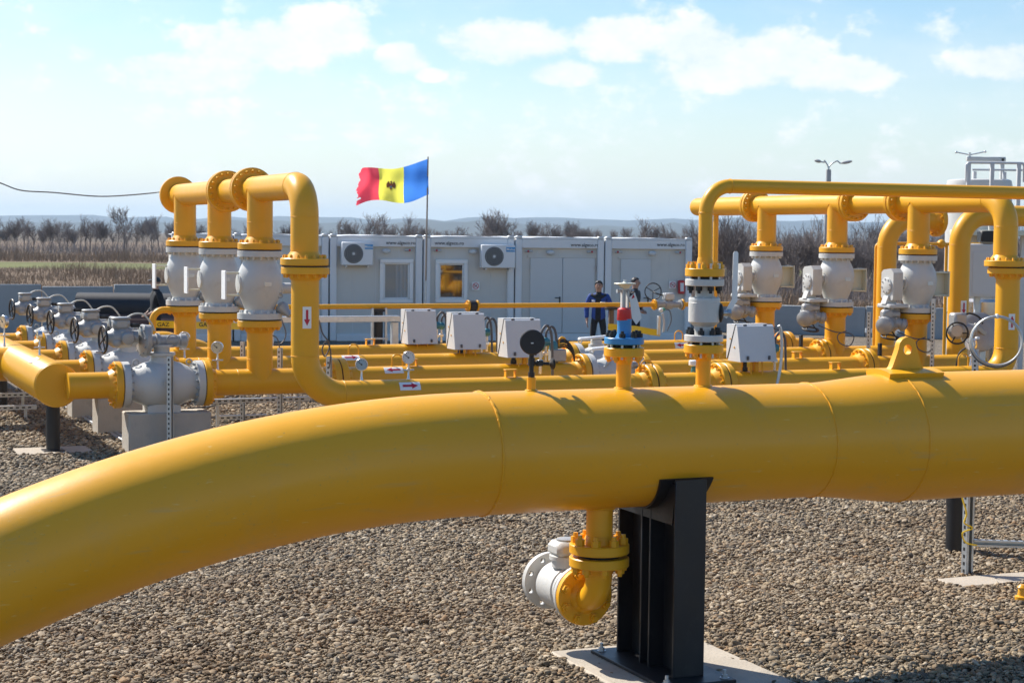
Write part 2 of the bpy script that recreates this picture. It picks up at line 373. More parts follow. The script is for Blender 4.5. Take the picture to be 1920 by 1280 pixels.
# hills far off
def hills(name, D, prof, depth, seed):
    r = random.Random(seed); vs, fs = [], []; n = 160; ph = [r.uniform(0, 6.28) for _ in range(6)]
    rows_ = [(D - depth, 0, 0), (D - depth * .6, .35, .5), (D - depth * .25, .8, 1), (D, 1, 1), (D + depth * .4, .55, 1), (D + depth, 0, 0)]
    for (yy, k, wob) in rows_:
        for i in range(n + 1):
            a = -60 + 120 * i / n; x = math.tan(R_(a)) * D
            h = prof(a) + 4 * math.sin(a * .9 + ph[0]) + 3 * math.sin(a * 2.3 + ph[1]) + 1.5 * math.sin(a * 5.1 + ph[2])
            vs.append((x, yy + wob * 80 * math.sin(a * .7 + ph[3]), max(-.5, h * k + wob * k * 4 * math.sin(a * 3 + yy))))
    for j in range(len(rows_) - 1):
        for i in range(n): q = j * (n + 1) + i; fs.append((q, q + 1, q + n + 2, q + n + 1))
    me = bpy.data.meshes.new(name); me.from_pydata(vs, [], fs); return struct(link(name, me, 'hill_soil', ang=180))
hills('hills', 6200, lambda a: 58 + 6 * math.sin(a * .16 + .4) - .25 * abs(a - 2) * .3, 1300, 3)
hills('hills_near', 3900, lambda a: 22 + 7 * math.sin(a * .21 + 2.0), 700, 9)

# haze of the winter air
hz = MB().box((0, 4300, 59.5), (18600, 9800, 122)).build('haze', None); stuff(hz)
m = bpy.data.materials.new('haze_air'); m.use_nodes = True; t = m.node_tree; t.nodes.remove(t.nodes['Principled BSDF'])
pv = t.nodes.new('ShaderNodeVolumePrincipled'); pv.inputs['Color'].default_value = (.6, .8, 1, 1); pv.inputs['Density'].default_value = 1.35e-4; pv.inputs['Anisotropy'].default_value = .2
t.links.new(pv.outputs[0], t.nodes['Material Output'].inputs['Volume']); hz.data.materials.append(m); hz.data.name = 'haze'

# ------------------------------------------------------------------ gravel: real pebbles in view, thinner with distance
pm = bpy.data.materials.new('pebble'); pm.use_nodes = True; t = pm.node_tree; b = t.nodes['Principled BSDF']; b.inputs['Roughness'].default_value = .8; b.inputs['Specular IOR Level'].default_value = .3
oi = t.nodes.new('ShaderNodeObjectInfo'); cr = t.nodes.new('ShaderNodeValToRGB'); t.links.new(oi.outputs['Random'], cr.inputs[0]); cr.color_ramp.interpolation = 'CONSTANT'
e = cr.color_ramp.elements; e[0].color = (.25, .205, .15, 1); e[1].position = .93; e[1].color = (.55, .50, .43, 1)
for p_, c in ((.1, (.32, .27, .21)), (.2, (.17, .145, .115)), (.3, (.42, .355, .27)), (.4, (.30, .25, .195)), (.5, (.46, .385, .285)), (.58, (.34, .29, .23)), (.68, (.20, .155, .11)), (.74, (.36, .26, .17)), (.8, (.33, .30, .26)), (.88, (.12, .11, .10))):
    q = e.new(p_); q.color = (*c, 1)
nz = t.nodes.new('ShaderNodeTexNoise'); nz.inputs['Scale'].default_value = 45; nz.inputs['Detail'].default_value = 4; tcn = t.nodes.new('ShaderNodeTexCoord'); t.links.new(tcn.outputs['Object'], nz.inputs['Vector'])
mx = t.nodes.new('ShaderNodeMix'); mx.data_type = 'RGBA'; mx.blend_type = 'MULTIPLY'; mx.inputs[0].default_value = .55; t.links.new(cr.outputs[0], mx.inputs[6])
c2 = t.nodes.new('ShaderNodeValToRGB'); t.links.new(nz.outputs[0], c2.inputs[0]); c2.color_ramp.elements[0].color = (.45, .42, .4, 1); c2.color_ramp.elements[1].color = (1.15, 1.15, 1.15, 1); c2.color_ramp.elements[0].position = .3; c2.color_ramp.elements[1].position = .62
t.links.new(c2.outputs[0], mx.inputs[7])
gp = t.nodes.new('ShaderNodeNewGeometry'); pn = t.nodes.new('ShaderNodeTexNoise'); pn.inputs['Scale'].default_value = .75; pn.inputs['Detail'].default_value = 6; pn.inputs['Roughness'].default_value = .7; t.links.new(gp.outputs['Position'], pn.inputs['Vector'])
pr_ = t.nodes.new('ShaderNodeMapRange'); t.links.new(pn.outputs[0], pr_.inputs[0]); pr_.inputs[1].default_value = .5; pr_.inputs[2].default_value = .72
m3 = t.nodes.new('ShaderNodeMix'); m3.data_type = 'RGBA'; m3.blend_type = 'MULTIPLY'; t.links.new(pr_.outputs[0], m3.inputs[0]); t.links.new(mx.outputs[2], m3.inputs[6]); m3.inputs[7].default_value = (.62, .5, .38, 1)
m4 = t.nodes.new('ShaderNodeMix'); m4.data_type = 'RGBA'; m4.blend_type = 'MULTIPLY'; m4.inputs[0].default_value = 1; t.links.new(m3.outputs[2], m4.inputs[6]); m4.inputs[7].default_value = (.90, .83, .70, 1); t.links.new(m4.outputs[2], b.inputs['Base Color'])
pts = []; scl = []
def scatter(y0, y1, pitch, s0, s1, keep=1.0):
    y = y0
    while y < y1:
        half = y * 980 / F + .7; n = int(2 * half / pitch)
        xs = -half + (np.arange(n) + .5) * pitch + np.random.uniform(-.55, .55, n) * pitch
        ys = y + np.random.uniform(-.55, .55, n) * pitch
        k = np.random.rand(n) < keep
        for x_, y_ in zip(xs[k], ys[k]): pts.append((x_, y_)); scl.append(s0 + (s1 - s0) * random.random() ** 2.2)
        y += pitch
PAD = []                                        # concrete pads stay clear: (u0, u1, v0, v1)
scatter(9.4, 14.5, .0225, .007, .029)
scatter(9.4, 14.5, .085, .017, .046, .5)
scatter(14.5, 19.5, .031, .011, .034)
scatter(19.5, 30, .052, .022, .045)
# ------------------------------------------------------------------ bare winter trees
mat('bark', (.15, .125, .11), .9, var=.2, vscale=2)
mat('twig', (.21, .18, .17), .9, var=.25, vscale=.5)
mat('dry_stalk', (.27, .185, .115), .9, var=.3, vscale=.15)
def grow(seed, h, stems, levels, spread):
    r = random.Random(seed); segs = []
    def br(p, d, ln, rad, lv):
        n = 3 if lv < 2 else 2; q = p; dd = d.copy()
        for i in range(n):
            dd = (dd + V(r.uniform(-.18, .18), r.uniform(-.18, .18), r.uniform(-.02, .16))).normalized(); e = q + dd * ln / n
            r1 = rad * (1 - .35 * (i + 1) / n); segs.append((lv, q, e, rad * (1 - .35 * i / n), r1))
            if lv < levels and (i > 0 or lv > 0):
                for _ in range(r.randint(1, 3) if lv > 0 else r.randint(2, 3)):
                    a = r.uniform(0, 6.28); x, y, _z = frame(dd); s = r.uniform(.45, 1.0) * spread
                    nd_ = (dd * math.cos(s) + (x * math.cos(a) + y * math.sin(a)) * math.sin(s)); nd_.z += .12
                    br(e, nd_.normalized(), ln * r.uniform(.5, .75), r1 * r.uniform(.5, .7), lv + 1)
            q = e
    for k in range(stems):
        d = V(r.uniform(-.25, .25), r.uniform(-.25, .25), 1).normalized() if stems > 1 else V(r.uniform(-.06, .06), r.uniform(-.06, .06), 1).normalized()
        br(V(r.uniform(-.3, .3) * (stems > 1), r.uniform(-.3, .3) * (stems > 1), -.05), d, h * r.uniform(.42, .55), h * (.020 if stems == 1 else .009), 0)
    return segs
def tree_meshes(seed, h, stems, levels, spread, rmin):
    segs = grow(seed, h, stems, levels, spread); a, c = MB(), MB()
    for lv, p, q, r0, r1 in segs: (a if lv < 1 else c).tube([p, q], [max(r0, rmin), max(r1, rmin)], 5 if lv < 1 else 3, caps=False)
    return a, c
def mesh_of(mb, name, m):
    me = bpy.data.meshes.new(name); me.from_pydata(mb.v, [], mb.f); me.materials.append(MAT[m]); me.polygons.foreach_set('use_smooth', [True] * len(me.polygons)); return me
far_protos = []
for i in range(7):
    a, c = tree_meshes(20 + i, 6.0, 1 if i < 4 else 4, 4, .8 if i < 4 else .65, .016)
    far_protos.append((mesh_of(a, 'trunk', 'bark'), mesh_of(c, 'crown', 'twig')))
near_protos = []
for i in range(4):
    a, c = tree_meshes(60 + i, 4.0, 1 if i < 2 else 5, 4, .8 if i < 2 else .6, .008)
    near_protos.append((mesh_of(a, 'trunk', 'bark'), mesh_of(c, 'crown', 'twig')))
def plant_tree(pr, loc, sc, label, group=None, sz=None):
    t = thing('bare_tree', label, 'tree', loc, random.uniform(0, 6.28), group); t.scale = (sc, sc, sc if sz is None else sz)
    for nm, me in zip(('trunk', 'crown'), pr): o = bpy.data.objects.new(nm, me); COL.objects.link(o); o.parent = t
rt = random.Random(5)
special = {231: (380, 0), 128: (414, 1), 160: (408, 2), 45: (418, 3), 285: (405, 0), 720: (399, 1), 765: (407, 2), 690: (412, 3), 920: (404, 5), 1020: (416, 1), 1077: (420, 2), 1200: (418, 3), 1178: (422, 0), 655: (420, 5), 940: (412, 4)}
LBL = {231: 'tallest bare tree above the brush left of the yellow pipes', 720: 'bare tree above the container roof left of the flag pole', 765: 'small dense bare tree just left of the flag pole'}
def top_scale(pxx, pyy, d): return at(pxx, pyy, d).z / 6.0
for px_, (py_, k) in special.items():
    d = rt.uniform(200, 230); p = at(px_, 500, d); p.z = 0
    if px_ in LBL: plant_tree(far_protos[k], p, at(px_, py_, d).z / 6.3, LBL[px_])
    elif px_ < 330: plant_tree(far_protos[k], p, at(px_, py_, d).z / 6.3, 'bare leafless tree in the brushy tree line at left', 'tree line at left')
    else: plant_tree(far_protos[k], p, at(px_, py_, d).z / 6.3, 'bare leafless tree rising behind the container roofs', 'trees behind the containers')
x = -60
while x < 330:
    d = rt.uniform(190, 250); p = at(x, 500, d); p.z = 0
    plant_tree(far_protos[rt.randrange(7)], p, at(x, rt.uniform(412, 432), d).z / 6.3, 'bare leafless tree in the brushy tree line at left', 'tree line at left'); x += rt.uniform(9, 22)
x = 330
while x < 1300:
    d = rt.uniform(200, 260); p = at(x, 500, d); p.z = 0
    plant_tree(far_protos[rt.randrange(7)], p, at(x, rt.uniform(420, 440), d).z / 6.3, 'bare leafless tree rising behind the container roofs', 'trees behind the containers'); x += rt.uniform(14, 30)
x = 1300
while x < 1960:
    d = rt.uniform(80, 105); p = at(x, 500, d); p.z = 0
    plant_tree(near_protos[rt.randrange(4)], p, at(x, rt.uniform(422, 462), d).z / 4.3, 'bare grey bush in the thicket behind the right hand pipes', 'thicket at right'); x += rt.uniform(8, 16)
for px_, py_, k in ((1660, 400, 0), (1365, 418, 2), (1395, 428, 0), (1500, 428, 3), (1700, 415, 1)):
    d = rt.uniform(70, 82); p = at(px_, 500, d); p.z = 0
    plant_tree(near_protos[k], p, at(px_, py_, d).z / 4.3, 'wide crooked bare tree behind the right hand risers' if px_ == 1660 else 'bare grey bush in the thicket behind the right hand pipes', None if px_ == 1660 else 'thicket at right')
# undergrowth that nobody could count
def stalks(name, n, xr, yr, hr, wd, m, lean=.35, seed=1):
    r = np.random.RandomState(seed); d = yr[0] + (yr[1] - yr[0]) * r.rand(n); px_ = xr[0] + (xr[1] - xr[0]) * r.rand(n)
    X = (px_ - CX) / F * d; h = (hr[0] + (hr[1] - hr[0]) * r.rand(n)) * (.6 + .4 * np.sin(X * .5) * np.sin(d * .23 + X * .11))
    a = r.rand(n) * 6.28; lx, ly = np.cos(a) * lean * h * r.rand(n), np.sin(a) * lean * h * r.rand(n); w_ = wd * (.5 + r.rand(n)); b_ = r.rand(n) * 6.28
    wx, wy = np.cos(b_) * w_, np.sin(b_) * w_; v = np.zeros((n, 4, 3)); v[:, 0] = np.stack([X - wx, d - wy, 0 * X], 1); v[:, 1] = np.stack([X + wx, d + wy, 0 * X], 1)
    v[:, 2] = np.stack([X + lx + wx * .5, d + ly + wy * .5, h], 1); v[:, 3] = np.stack([X + lx - wx * .5, d + ly - wy * .5, h], 1)
    me = bpy.data.meshes.new(name); me.from_pydata(v.reshape(-1, 3).tolist(), [], [(4 * i, 4 * i + 1, 4 * i + 2, 4 * i + 3) for i in range(n)]); me.materials.append(MAT[m])
    o = bpy.data.objects.new(name, me); COL.objects.link(o); return stuff(o)
stalks('undergrowth', 11000, (-80, 1320), (175, 250), (.7, 2.7), .016, 'twig', .9, 3)
stalks('dry_grass', 26000, (-80, 900), (62, 122), (.2, .75), .012, 'dry_stalk', .6, 4)
stalks('dry_grass', 12000, (-80, 900), (150, 178), (.3, 1.2), .02, 'dry_stalk', .6, 6)
stalks('undergrowth', 17000, (1290, 2000), (72, 108), (.4, 1.9), .007, 'twig', 1.0, 5)
stalks('dry_grass', 9000, (1290, 2000), (58, 72), (.2, .8), .01, 'dry_stalk', .6, 7)

# ------------------------------------------------------------------ concrete panel walls
def panel_wall(a, b, h, n, label):
    a, b = Vector(a), Vector(b); L_ = (b - a).length; t = thing('concrete_wall', label, 'wall', a, math.atan2(b.y - a.y, b.x - a.x)); w_ = L_ / n
    for i in range(n): MB().box(((i + .5) * w_, .07, h[i % len(h)] / 2), (w_ - .03, .14, h[i % len(h)]), .012).build('panel', 'concrete_wall', t)
a = at(-60, 531, 41); b = at(345, 541, 42.5); a.z = b.z = 0
panel_wall(a, b, [at(60, 533, 41.5).z, at(60, 533, 41.5).z - .05], 3, 'grey blue concrete panel wall behind the left hand valves')
a = at(1285, 570, 51); b = at(1990, 578, 47); a.z = b.z = 0
panel_wall(a, b, [at(1440, 571, 49.5).z, at(1440, 571, 49.5).z - .03], 4, 'low grey blue concrete wall behind the right hand valves')

# ------------------------------------------------------------------ site containers
CY_ = R_(12); CE = Vector((math.cos(CY_), math.sin(CY_), 0)); C0 = at(1295, 560, 46.5); C0.z = 0
CH_ = at(1290, 450, 46.4).z; CW = 2.36
def on_front(px, py):                            # sight line meets the container fronts: (along from C0, z)
    n = Vector((-CE.y, CE.x, 0)); d = ray(px, py); t = (C0 - Vector((0, 0, CAM_H))).dot(n) / d.dot(n); p = Vector((0, 0, CAM_H)) + d * t
    return (p - C0).dot(CE), p.z
def text_mesh(body, size, name='lettering'):
    c = bpy.data.curves.new(name, 'FONT'); c.body = body; c.size = size; c.extrude = .001; c.align_x = 'CENTER'; c.align_y = 'CENTER'; c.resolution_u = 2; c.offset = size * .012
    o = bpy.data.objects.new(name, c); COL.objects.link(o); dg = bpy.context.evaluated_depsgraph_get(); me = bpy.data.meshes.new_from_object(o.evaluated_get(dg)); bpy.data.objects.remove(o); bpy.data.curves.remove(c); me.name = name; me.materials.clear(); return me
def put_text(body, size, m, parent, x, y, z, name='lettering'):
    o = link(name, text_mesh(body, size, name), m, parent); o.location = (x, y, z); o.rotation_euler = (R_(90), 0, 0); return o
def rect_in(px0, py0, px1, py1, x0):             # picture rectangle -> local x0,x1,z0,z1 on a front
    a = on_front(px0, py1); b = on_front(px1, py0); return a[0] - x0, b[0] - x0, a[1], b[1]
def ring(x0, x1, z0, z1, wd, y0, dp):
    mb = MB(); mb.box(((x0 + x1) / 2, y0, z1 - wd / 2), (x1 - x0, dp, wd), .008); mb.box(((x0 + x1) / 2, y0, z0 + wd / 2), (x1 - x0, dp, wd), .008)
    for xx in (x0 + wd / 2, x1 - wd / 2): mb.box((xx, y0, (z0 + z1) / 2), (wd, dp, z1 - z0 - 2 * wd - .002), .008)
    return mb
def no_smoking(par, x, y, z, s, nm='warning_sign'):
    o = MB().box((x, y, z), (s, .006, s * 1.02)).build(nm, 'bright_white', par)
    mb = MB(); mb.torus((x, y - .006, z), (0, 1, 0), s * .36, s * .045, 20, 6); mb.box((x, y - .006, z), (s * .7, .004, s * .08), rot=Matrix.Rotation(R_(40), 3, 'Y')); mb.build('prohibition_ring', 'red_print', o)
    MB().box((x, y - .005, z), (s * .42, .003, s * .09), rot=Matrix.Rotation(R_(-35), 3, 'Y')).build('cigarette', 'black_print', o)
labels = ['pale site container with a single door, nearest the right end of the row', 'pale site container with grey double doors behind the man in blue', 'pale site container with a window and air conditioner right of the flag pole',
          'pale site container with a window and air conditioner left of the flag pole', 'pale site container half hidden behind the tall yellow bent pipe', 'leftmost pale site container glimpsed between the yellow risers']
for i in range(6):
    xr = -i * (CW + .035); wdt = CW if i < 5 else 1.5; org = C0 + CE * (xr - wdt); x0 = xr - wdt
    t = thing('site_container', labels[i], 'container', org, CY_, 'site containers'); h = CH_
    MB().box((wdt / 2, 3.0, h / 2 - .02), (wdt - .06, 5.9, h - .14)).build('wall', 'container', t)
    for xx in (.085, wdt - .085): MB().box((xx, .03, h / 2), (.17, .18, h - .02), .015).build('corner_post', 'container_frame', t)
    MB().box((wdt / 2, .035, h - .13), (wdt - .345, .16, .24), .012).build('top_rail', 'container_frame', t)
    MB().box((wdt / 2, .035, .09), (wdt - .345, .16, .18), .012).build('bottom_rail', 'container_frame', t)
    mb = MB(); vs, fs = [], []
    for j, yy in enumerate((-.05, 3, 6)):
        for k in range(13): xx = wdt * k / 12; vs.append((xx, yy, h + .012 + .03 * math.sin(math.pi * k / 12) + .008 * math.sin(k * 1.9 + i))); vs.append((xx, yy, h - .01))
    for j in range(2):
        for k in range(12): q = j * 26 + k * 2; fs += [(q, q + 2, q + 28, q + 26)]
    for k in range(12): q = k * 2; fs.append((q, q + 1, q + 3, q + 2))
    mb.add(vs, fs).build('roof', 'roof_membrane', t)
    for xx in (.09, wdt - .09): MB().box((xx, .0, h + .03), (.16, .14, .07), .015).build('corner_casting', 'galv', t)
    for xx in (.36, wdt - .36) if i < 5 else (): o = MB().box((xx, -.04, h - .33), (.2, .05, .055), .02).build('lamp', 'galv', t); MB().ball((xx + (.03 if xx > 1 else -.03), -.075, h - .33), .028, 10, 6).build('lamp_cap', 'red', o)
    if i < 4: MB().ball((wdt * .5 + (.25 if i == 3 else -.25 if i == 1 else .1), -.035, h - .36), (.11, .05, .065), 14, 8).build('bulkhead_lamp', 'door_grey', t)
    for k in range(1, 4): MB().box((wdt * k / 4, .047, (h - .25) / 2 + .08), (.006, .012, h - .5)).build('panel_joint', 'container_frame', t)
    tx = [None] * 6; tx[0] = (1257, 459); tx[1] = (1096, 459.5); tx[2] = (842, 456); tx[3] = (751, 455.5)
    if tx[i]: lx, lz = on_front(*tx[i]); put_text('www.algeco.ro', .125, 'black_print', t, lx - x0, -.049, lz)
    if i in (2, 3):
        a0, a1, z0, z1 = rect_in(*((816, 487, 877, 567) if i == 2 else (712, 486, 775, 568)), x0)
        wn = ring(a0, a1, z0, z1, .1, .03, .11).build('window', 'bright_white', t); ring(a0 + .102, a1 - .102, z0 + .102, z1 - .102, .035, .045, .06).build('sash', 'bright_white', wn)
        MB().box(((a0 + a1) / 2, .03, (z0 + z1) / 2), (a1 - a0 - .2, .012, z1 - z0 - .2)).build('pane', 'glass_pane' if i == 2 else 'glass_clear', wn)
        if i == 3:
            mb = MB(); xs_ = np.linspace((a0 + a1) / 2 - .02, a1 - .12, 22); vs = []
            for xx in xs_: yy = .046 - .006 * math.sin((xx - a0) * 60); vs += [(xx, yy, z0 + .11), (xx, yy, z1 - .11)]
            mb.add(vs, [(2 * k, 2 * k + 2, 2 * k + 3, 2 * k + 1) for k in range(21)]).build('curtain', 'dial_face', wn)
        a0, a1, z0, z1 = rect_in(*((898, 459, 962, 502) if i == 2 else (638, 454, 697, 497)), x0); cx_, cz = (a0 + a1) / 2, (z0 + z1) / 2; ww, hh = a1 - a0, z1 - z0
        ac = MB().box((cx_, -.17, cz), (ww, .26, hh), .02).build('air_conditioner', 'container_frame', t)
        MB().lathe((cx_ - ww * .12, -.302, cz), (0, -1, 0), [(0, hh * .41), (.006, hh * .41), (.008, hh * .38)], 24).build('fan_grille', 'fan_grille', ac)
        mb = MB()
        for rr in (.12, .2, .28, .36): mb.torus((cx_ - ww * .12, -.315, cz), (0, 1, 0), hh * rr, .004, 20, 4)
        mb.build('grille_wire', 'door_grey', ac); MB().lathe((cx_ - ww * .12, -.31, cz), (0, -1, 0), [(0, hh * .07), (.012, hh * .06)], 12).build('fan_hub', 'door_grey', ac)
        MB().box((cx_ + ww * .36, -.304, cz + hh * .3), (ww * .26, .008, hh * .2)).build('badge', 'blue_print', ac); put_text('Midea', hh * .15, 'bright_white', ac, cx_ + ww * .36, -.31, cz + hh * .3)
        for s_ in (-.35, .35): MB().box((cx_ + s_ * ww, -.13, cz - hh / 2 - .025), (.04, .3, .04)).build('bracket', 'galv', ac)
    if i == 2: lx, lz = on_front(892, 536); no_smoking(t, lx - x0, -.0, lz, .2)
    if i == 0:
        lx, lz = on_front(1261, 534); no_smoking(t, lx - x0, .0, lz, .19)
        lx, lz = on_front(1276, 538); fb = MB().box((lx - x0, -.06, lz), (.16, .14, .36), .02).build('fire_cabinet', 'red', t); MB().box((lx - x0, -.134, lz), (.09, .008, .22)).build('cabinet_window', 'dial_face', fb)
    if i in (0, 1):
        a0, a1, z0, z1 = rect_in(*((1161, 486, 1221, 700) if i == 0 else (992, 484, 1116, 700)), x0); z0 = .2
        n = 1 if i == 0 else 2
        MB().box(((a0 + a1) / 2, .035, z1 + .03), (a1 - a0 + .12, .04, .05)).build('door_frame', 'container', t)
        for k in range(n):
            w0 = a0 + (a1 - a0) * k / n; w1 = a0 + (a1 - a0) * (k + 1) / n; d_ = MB().box(((w0 + w1) / 2, .03, (z0 + z1) / 2), (w1 - w0 - .012, .05, z1 - z0), .006).build('door', 'door_grey', t)
            if k == 0:
                hx, hz_ = (w1 - .07, on_front(1046, 561)[1]); mb = MB(); mb.box((hx, -.003, hz_ - .03), (.035, .016, .2), .005); mb.tube([(hx, -.005, hz_ + .04), (hx, -.06, hz_ + .04), (hx - .14, -.06, hz_ + .04)], .012, 8); mb.build('handle', 'black', d_)
            for zz in (.3, z1 - .25): MB().cyl((w0 + .01 if k == 0 else w1 - .01, -.005, zz - .06), (w0 + .01 if k == 0 else w1 - .01, -.005, zz + .06), .014, n=8).build('hinge', 'galv', d_)

# ------------------------------------------------------------------ flag
mat('pole_wood', (.36, .27, .21), .7, var=.1)
fp = at(798, 560, 44.2); fp.z = 0; ztop = at(799.5, 294, 44.2).z; zmid = at(797, 526, 44.2).z
t = thing('flag_pole', 'slender flag pole standing between two containers', 'flag pole', fp, 0)
MB().tube([(-.02, 0, 0), (0, 0, zmid)], .03, 10).build('lower_tube', 'galv', t); MB().tube([(0, 0, zmid - .25), (.035, 0, ztop)], [.026, .017], 10).build('upper_tube', 'pole_wood', t)
z_t, z_b = at(799, 298, 44.2).z, at(799, 366, 44.2).z; FH = z_t - z_b; FL = (800 - 668) / F * 44.2
def flag_pt(s, q, off=0.0):                      # s from hoist to fly, q from top to bottom
    x = -s * FL; droop = -.62 * FH * (.5 * s + .12 * math.sin(s * 5.2)) ; y = .16 * math.sin(s * 9 + q * 1.6) * s ** .7 + .07 * math.sin(s * 17 - q * 3) * s + .05 * math.sin(q * 7 + s * 4)
    hh = FH * (1 - .05 * math.sin(math.pi * min(1, s * .9)) - .03 * s); z = z_t + droop * 1.35 - q * hh + .03 * math.sin(s * 8 + q * 2)
    return V(x + .03 * q + .03 * math.sin(q * 6) * s, y + off, z)
flag = thing('flag', 'blue, yellow and red flag with an eagle emblem, frayed at its end', 'flag', fp + V(.03, 0, 0), 0)
for nm, s0, s1, m_ in (('blue_band', 0, .345, 'flag_blue'), ('yellow_band', .345, .7, 'flag_yellow'), ('red_band', .7, 1, 'flag_red')):
    vs, fs = [], []; ns, nq = 26, 40; rr = random.Random(4)
    fray = [rr.uniform(-.016, .006) + (-.03 if q < 10 else 0) * (1 - q / 10) * 2 + .012 * math.sin(q * .35) for q in range(nq + 1)]
    for a in range(ns + 1):
        for q in range(nq + 1):
            s = s0 + (s1 - s0) * a / ns
            if nm == 'red_band': s = s0 + (s1 + fray[q] - s0) * a / ns
            vs.append(flag_pt(s, q / nq))
    for a in range(ns):
        for q in range(nq):
            k = a * (nq + 1) + q
            if nm == 'red_band' and a > ns - 5 and q in (33, 34): continue
            fs.append((k, k + 1, k + nq + 2, k + nq + 1))
    me = bpy.data.meshes.new(nm); me.from_pydata(vs, [], fs); o = link(nm, me, m_, flag, 180)
yb = [c for c in flag.children if c.name.startswith('yellow')][0]
def emblem(name, poly, m_, off):
    import bmesh
    bm = bmesh.new()
    for sgn in (-1, 1):
        vs_ = [bm.verts.new(flag_pt(.525 + a * FH / FL * -.5, .5 - b_ * .5, sgn * off)) for a, b_ in poly]; bm.faces.new(vs_)
    bmesh.ops.triangulate(bm, faces=bm.faces[:]); me = bpy.data.meshes.new(name); bm.to_mesh(me); bm.free(); link(name, me, m_, yb, 180)
wing = [(-.08, .12), (-.16, .3), (-.22, .38), (-.27, .34), (-.3, .2), (-.33, .24), (-.37, .05), (-.36, -.12), (-.3, -.22), (-.25, -.12), (-.2, -.2), (-.15, -.08), (-.06, -.15)]
eagle = wing + [(-.13, -.28), (-.06, -.24), (0, -.42), (.06, -.24), (.13, -.28)] + [(-a, b) for a, b in wing[::-1]] + [(.05, .22), (.08, .34), (.02, .42), (-.04, .38), (-.1, .33), (-.04, .24)]
eagle = [(a * .72, b * .72) for a, b in eagle]; emblem('eagle', eagle, 'emblem_brown', .012)
emblem('shield_top', [(-.07, .115), (.07, .115), (.07, .015), (-.07, .015)], 'flag_red', .018)
emblem('shield_base', [(-.07, .013), (.07, .013), (.05, -.085), (0, -.135), (-.05, -.085)], 'blue_print', .018)
emblem('shield_charge', [(-.022, .065), (.022, .065), (.026, -.035), (0, -.07), (-.026, -.035)], 'emblem_gold', .022)

# ------------------------------------------------------------------ lamp post and the far plant at right
lp = at(1547, 560, 78); lp.z = 0; zt = at(1548, 318, 78).z
t = thing('street_lamp', 'tall concrete lamp post with two lamp heads behind the right hand pipes', 'street lamp', lp, 0)
MB().tube([(0, 0, 0), (.04, 0, zt)], [.19, .11], 12).build('post', 'post_concrete', t)
for s_, (hx, hy) in ((-1, (1537, 303)), (1, (1584, 305))):
    e = at(hx, hy, 78) - lp; arm = spline([(.04, 0, zt - .1), (.04 + s_ * .05, 0, zt + .18), e * .5 + V(.02, 0, zt * .5 + .22), (e.x - s_ * .2, 0, e.z - .03), (e.x, 0, e.z)], 5)
    MB().tube(arm, .03, 8).build('arm', 'galv', t)
    hd_ = MB().ball((0, 0, 0), (.26 if s_ > 0 else .16, .12, .075), 14, 8).build('lamp_head', 'post_concrete', t); hd_.location = (e.x + s_ * .08, 0, e.z + .02); hd_.rotation_euler = (0, R_(-10) if s_ > 0 else R_(12), 0)
# ------------------------------------------------------------------ pipe fittings shared by all
def bolt_ring(parent, c, axis, R, nb, r, h, m_, name='bolt_ring', single=False, ph=.2):
    x, y, a = frame(axis); c = Vector(c)
    if single:
        me = None
        for k in range(nb):
            q = 2 * math.pi * k / nb + ph; p = c + (x * math.cos(q) + y * math.sin(q)) * R; mb = MB(); mb.nut(p, a, r, h * .62); mb.cyl(p + a * h * .62, p + a * h, r * .58, r * .5, n=8); mb.build('bolt', m_, parent)
    else:
        mb = MB()
        for k in range(nb):
            q = 2 * math.pi * k / nb + ph; p = c + (x * math.cos(q) + y * math.sin(q)) * R; mb.tube([p - a * .004, p + a * h * .7, p + a * h], [r, r, r * .55], 6)
        stuff(mb.build(name, m_, parent))
def flange(parent, c, axis, r, R, t, m_='yellow', nb=16, hub=True, bolts=True, bm=None, br=.019, bh=.04, single=False, ph=.2, hub_len=None):
    """flange whose sealing face is at c and whose back looks along axis"""
    b = R * .03; pr = [(0, R * .62), (0, R - b), (b, R), (t - b, R), (t, R - b)]; hl = r * .45 if hub_len is None else hub_len
    pr += [(t, r * 1.32), (t + hl, r * 1.01)] if hub else [(t, r * 1.02)]
    o = MB().lathe(c, axis, pr, 36).build('flange', m_, parent)
    if bolts: bolt_ring(o, Vector(c) + Vector(axis).normalized() * t, axis, R * .845 if R > .2 else R * .8, nb, br, bh, bm or m_, single=single, ph=ph)
    return o
def gasket(parent, c, axis, R, t): return MB().lathe(Vector(c) - Vector(axis).normalized() * t / 2, axis, [(0, R), (t, R)], 30).build('gasket', 'gasket', parent)
def pair(parent, c, axis, r, R, t, ma='yellow', mb_='yellow', gap=.016, nb=16, hub=(True, True), **k):
    a = Vector(axis).normalized(); c = Vector(c); gasket(parent, c, a, R * .95, gap)
    flange(parent, c + a * gap / 2, a, r, R, t, ma, nb, hub[0], **k); flange(parent, c - a * gap / 2, -a, r, R, t, mb_, nb, hub[1], **k)
def weld(parent, c, axis, r, w=.007): return MB().torus(c, axis, r, w, 36, 6).build('weld_bead', 'yellow', parent)
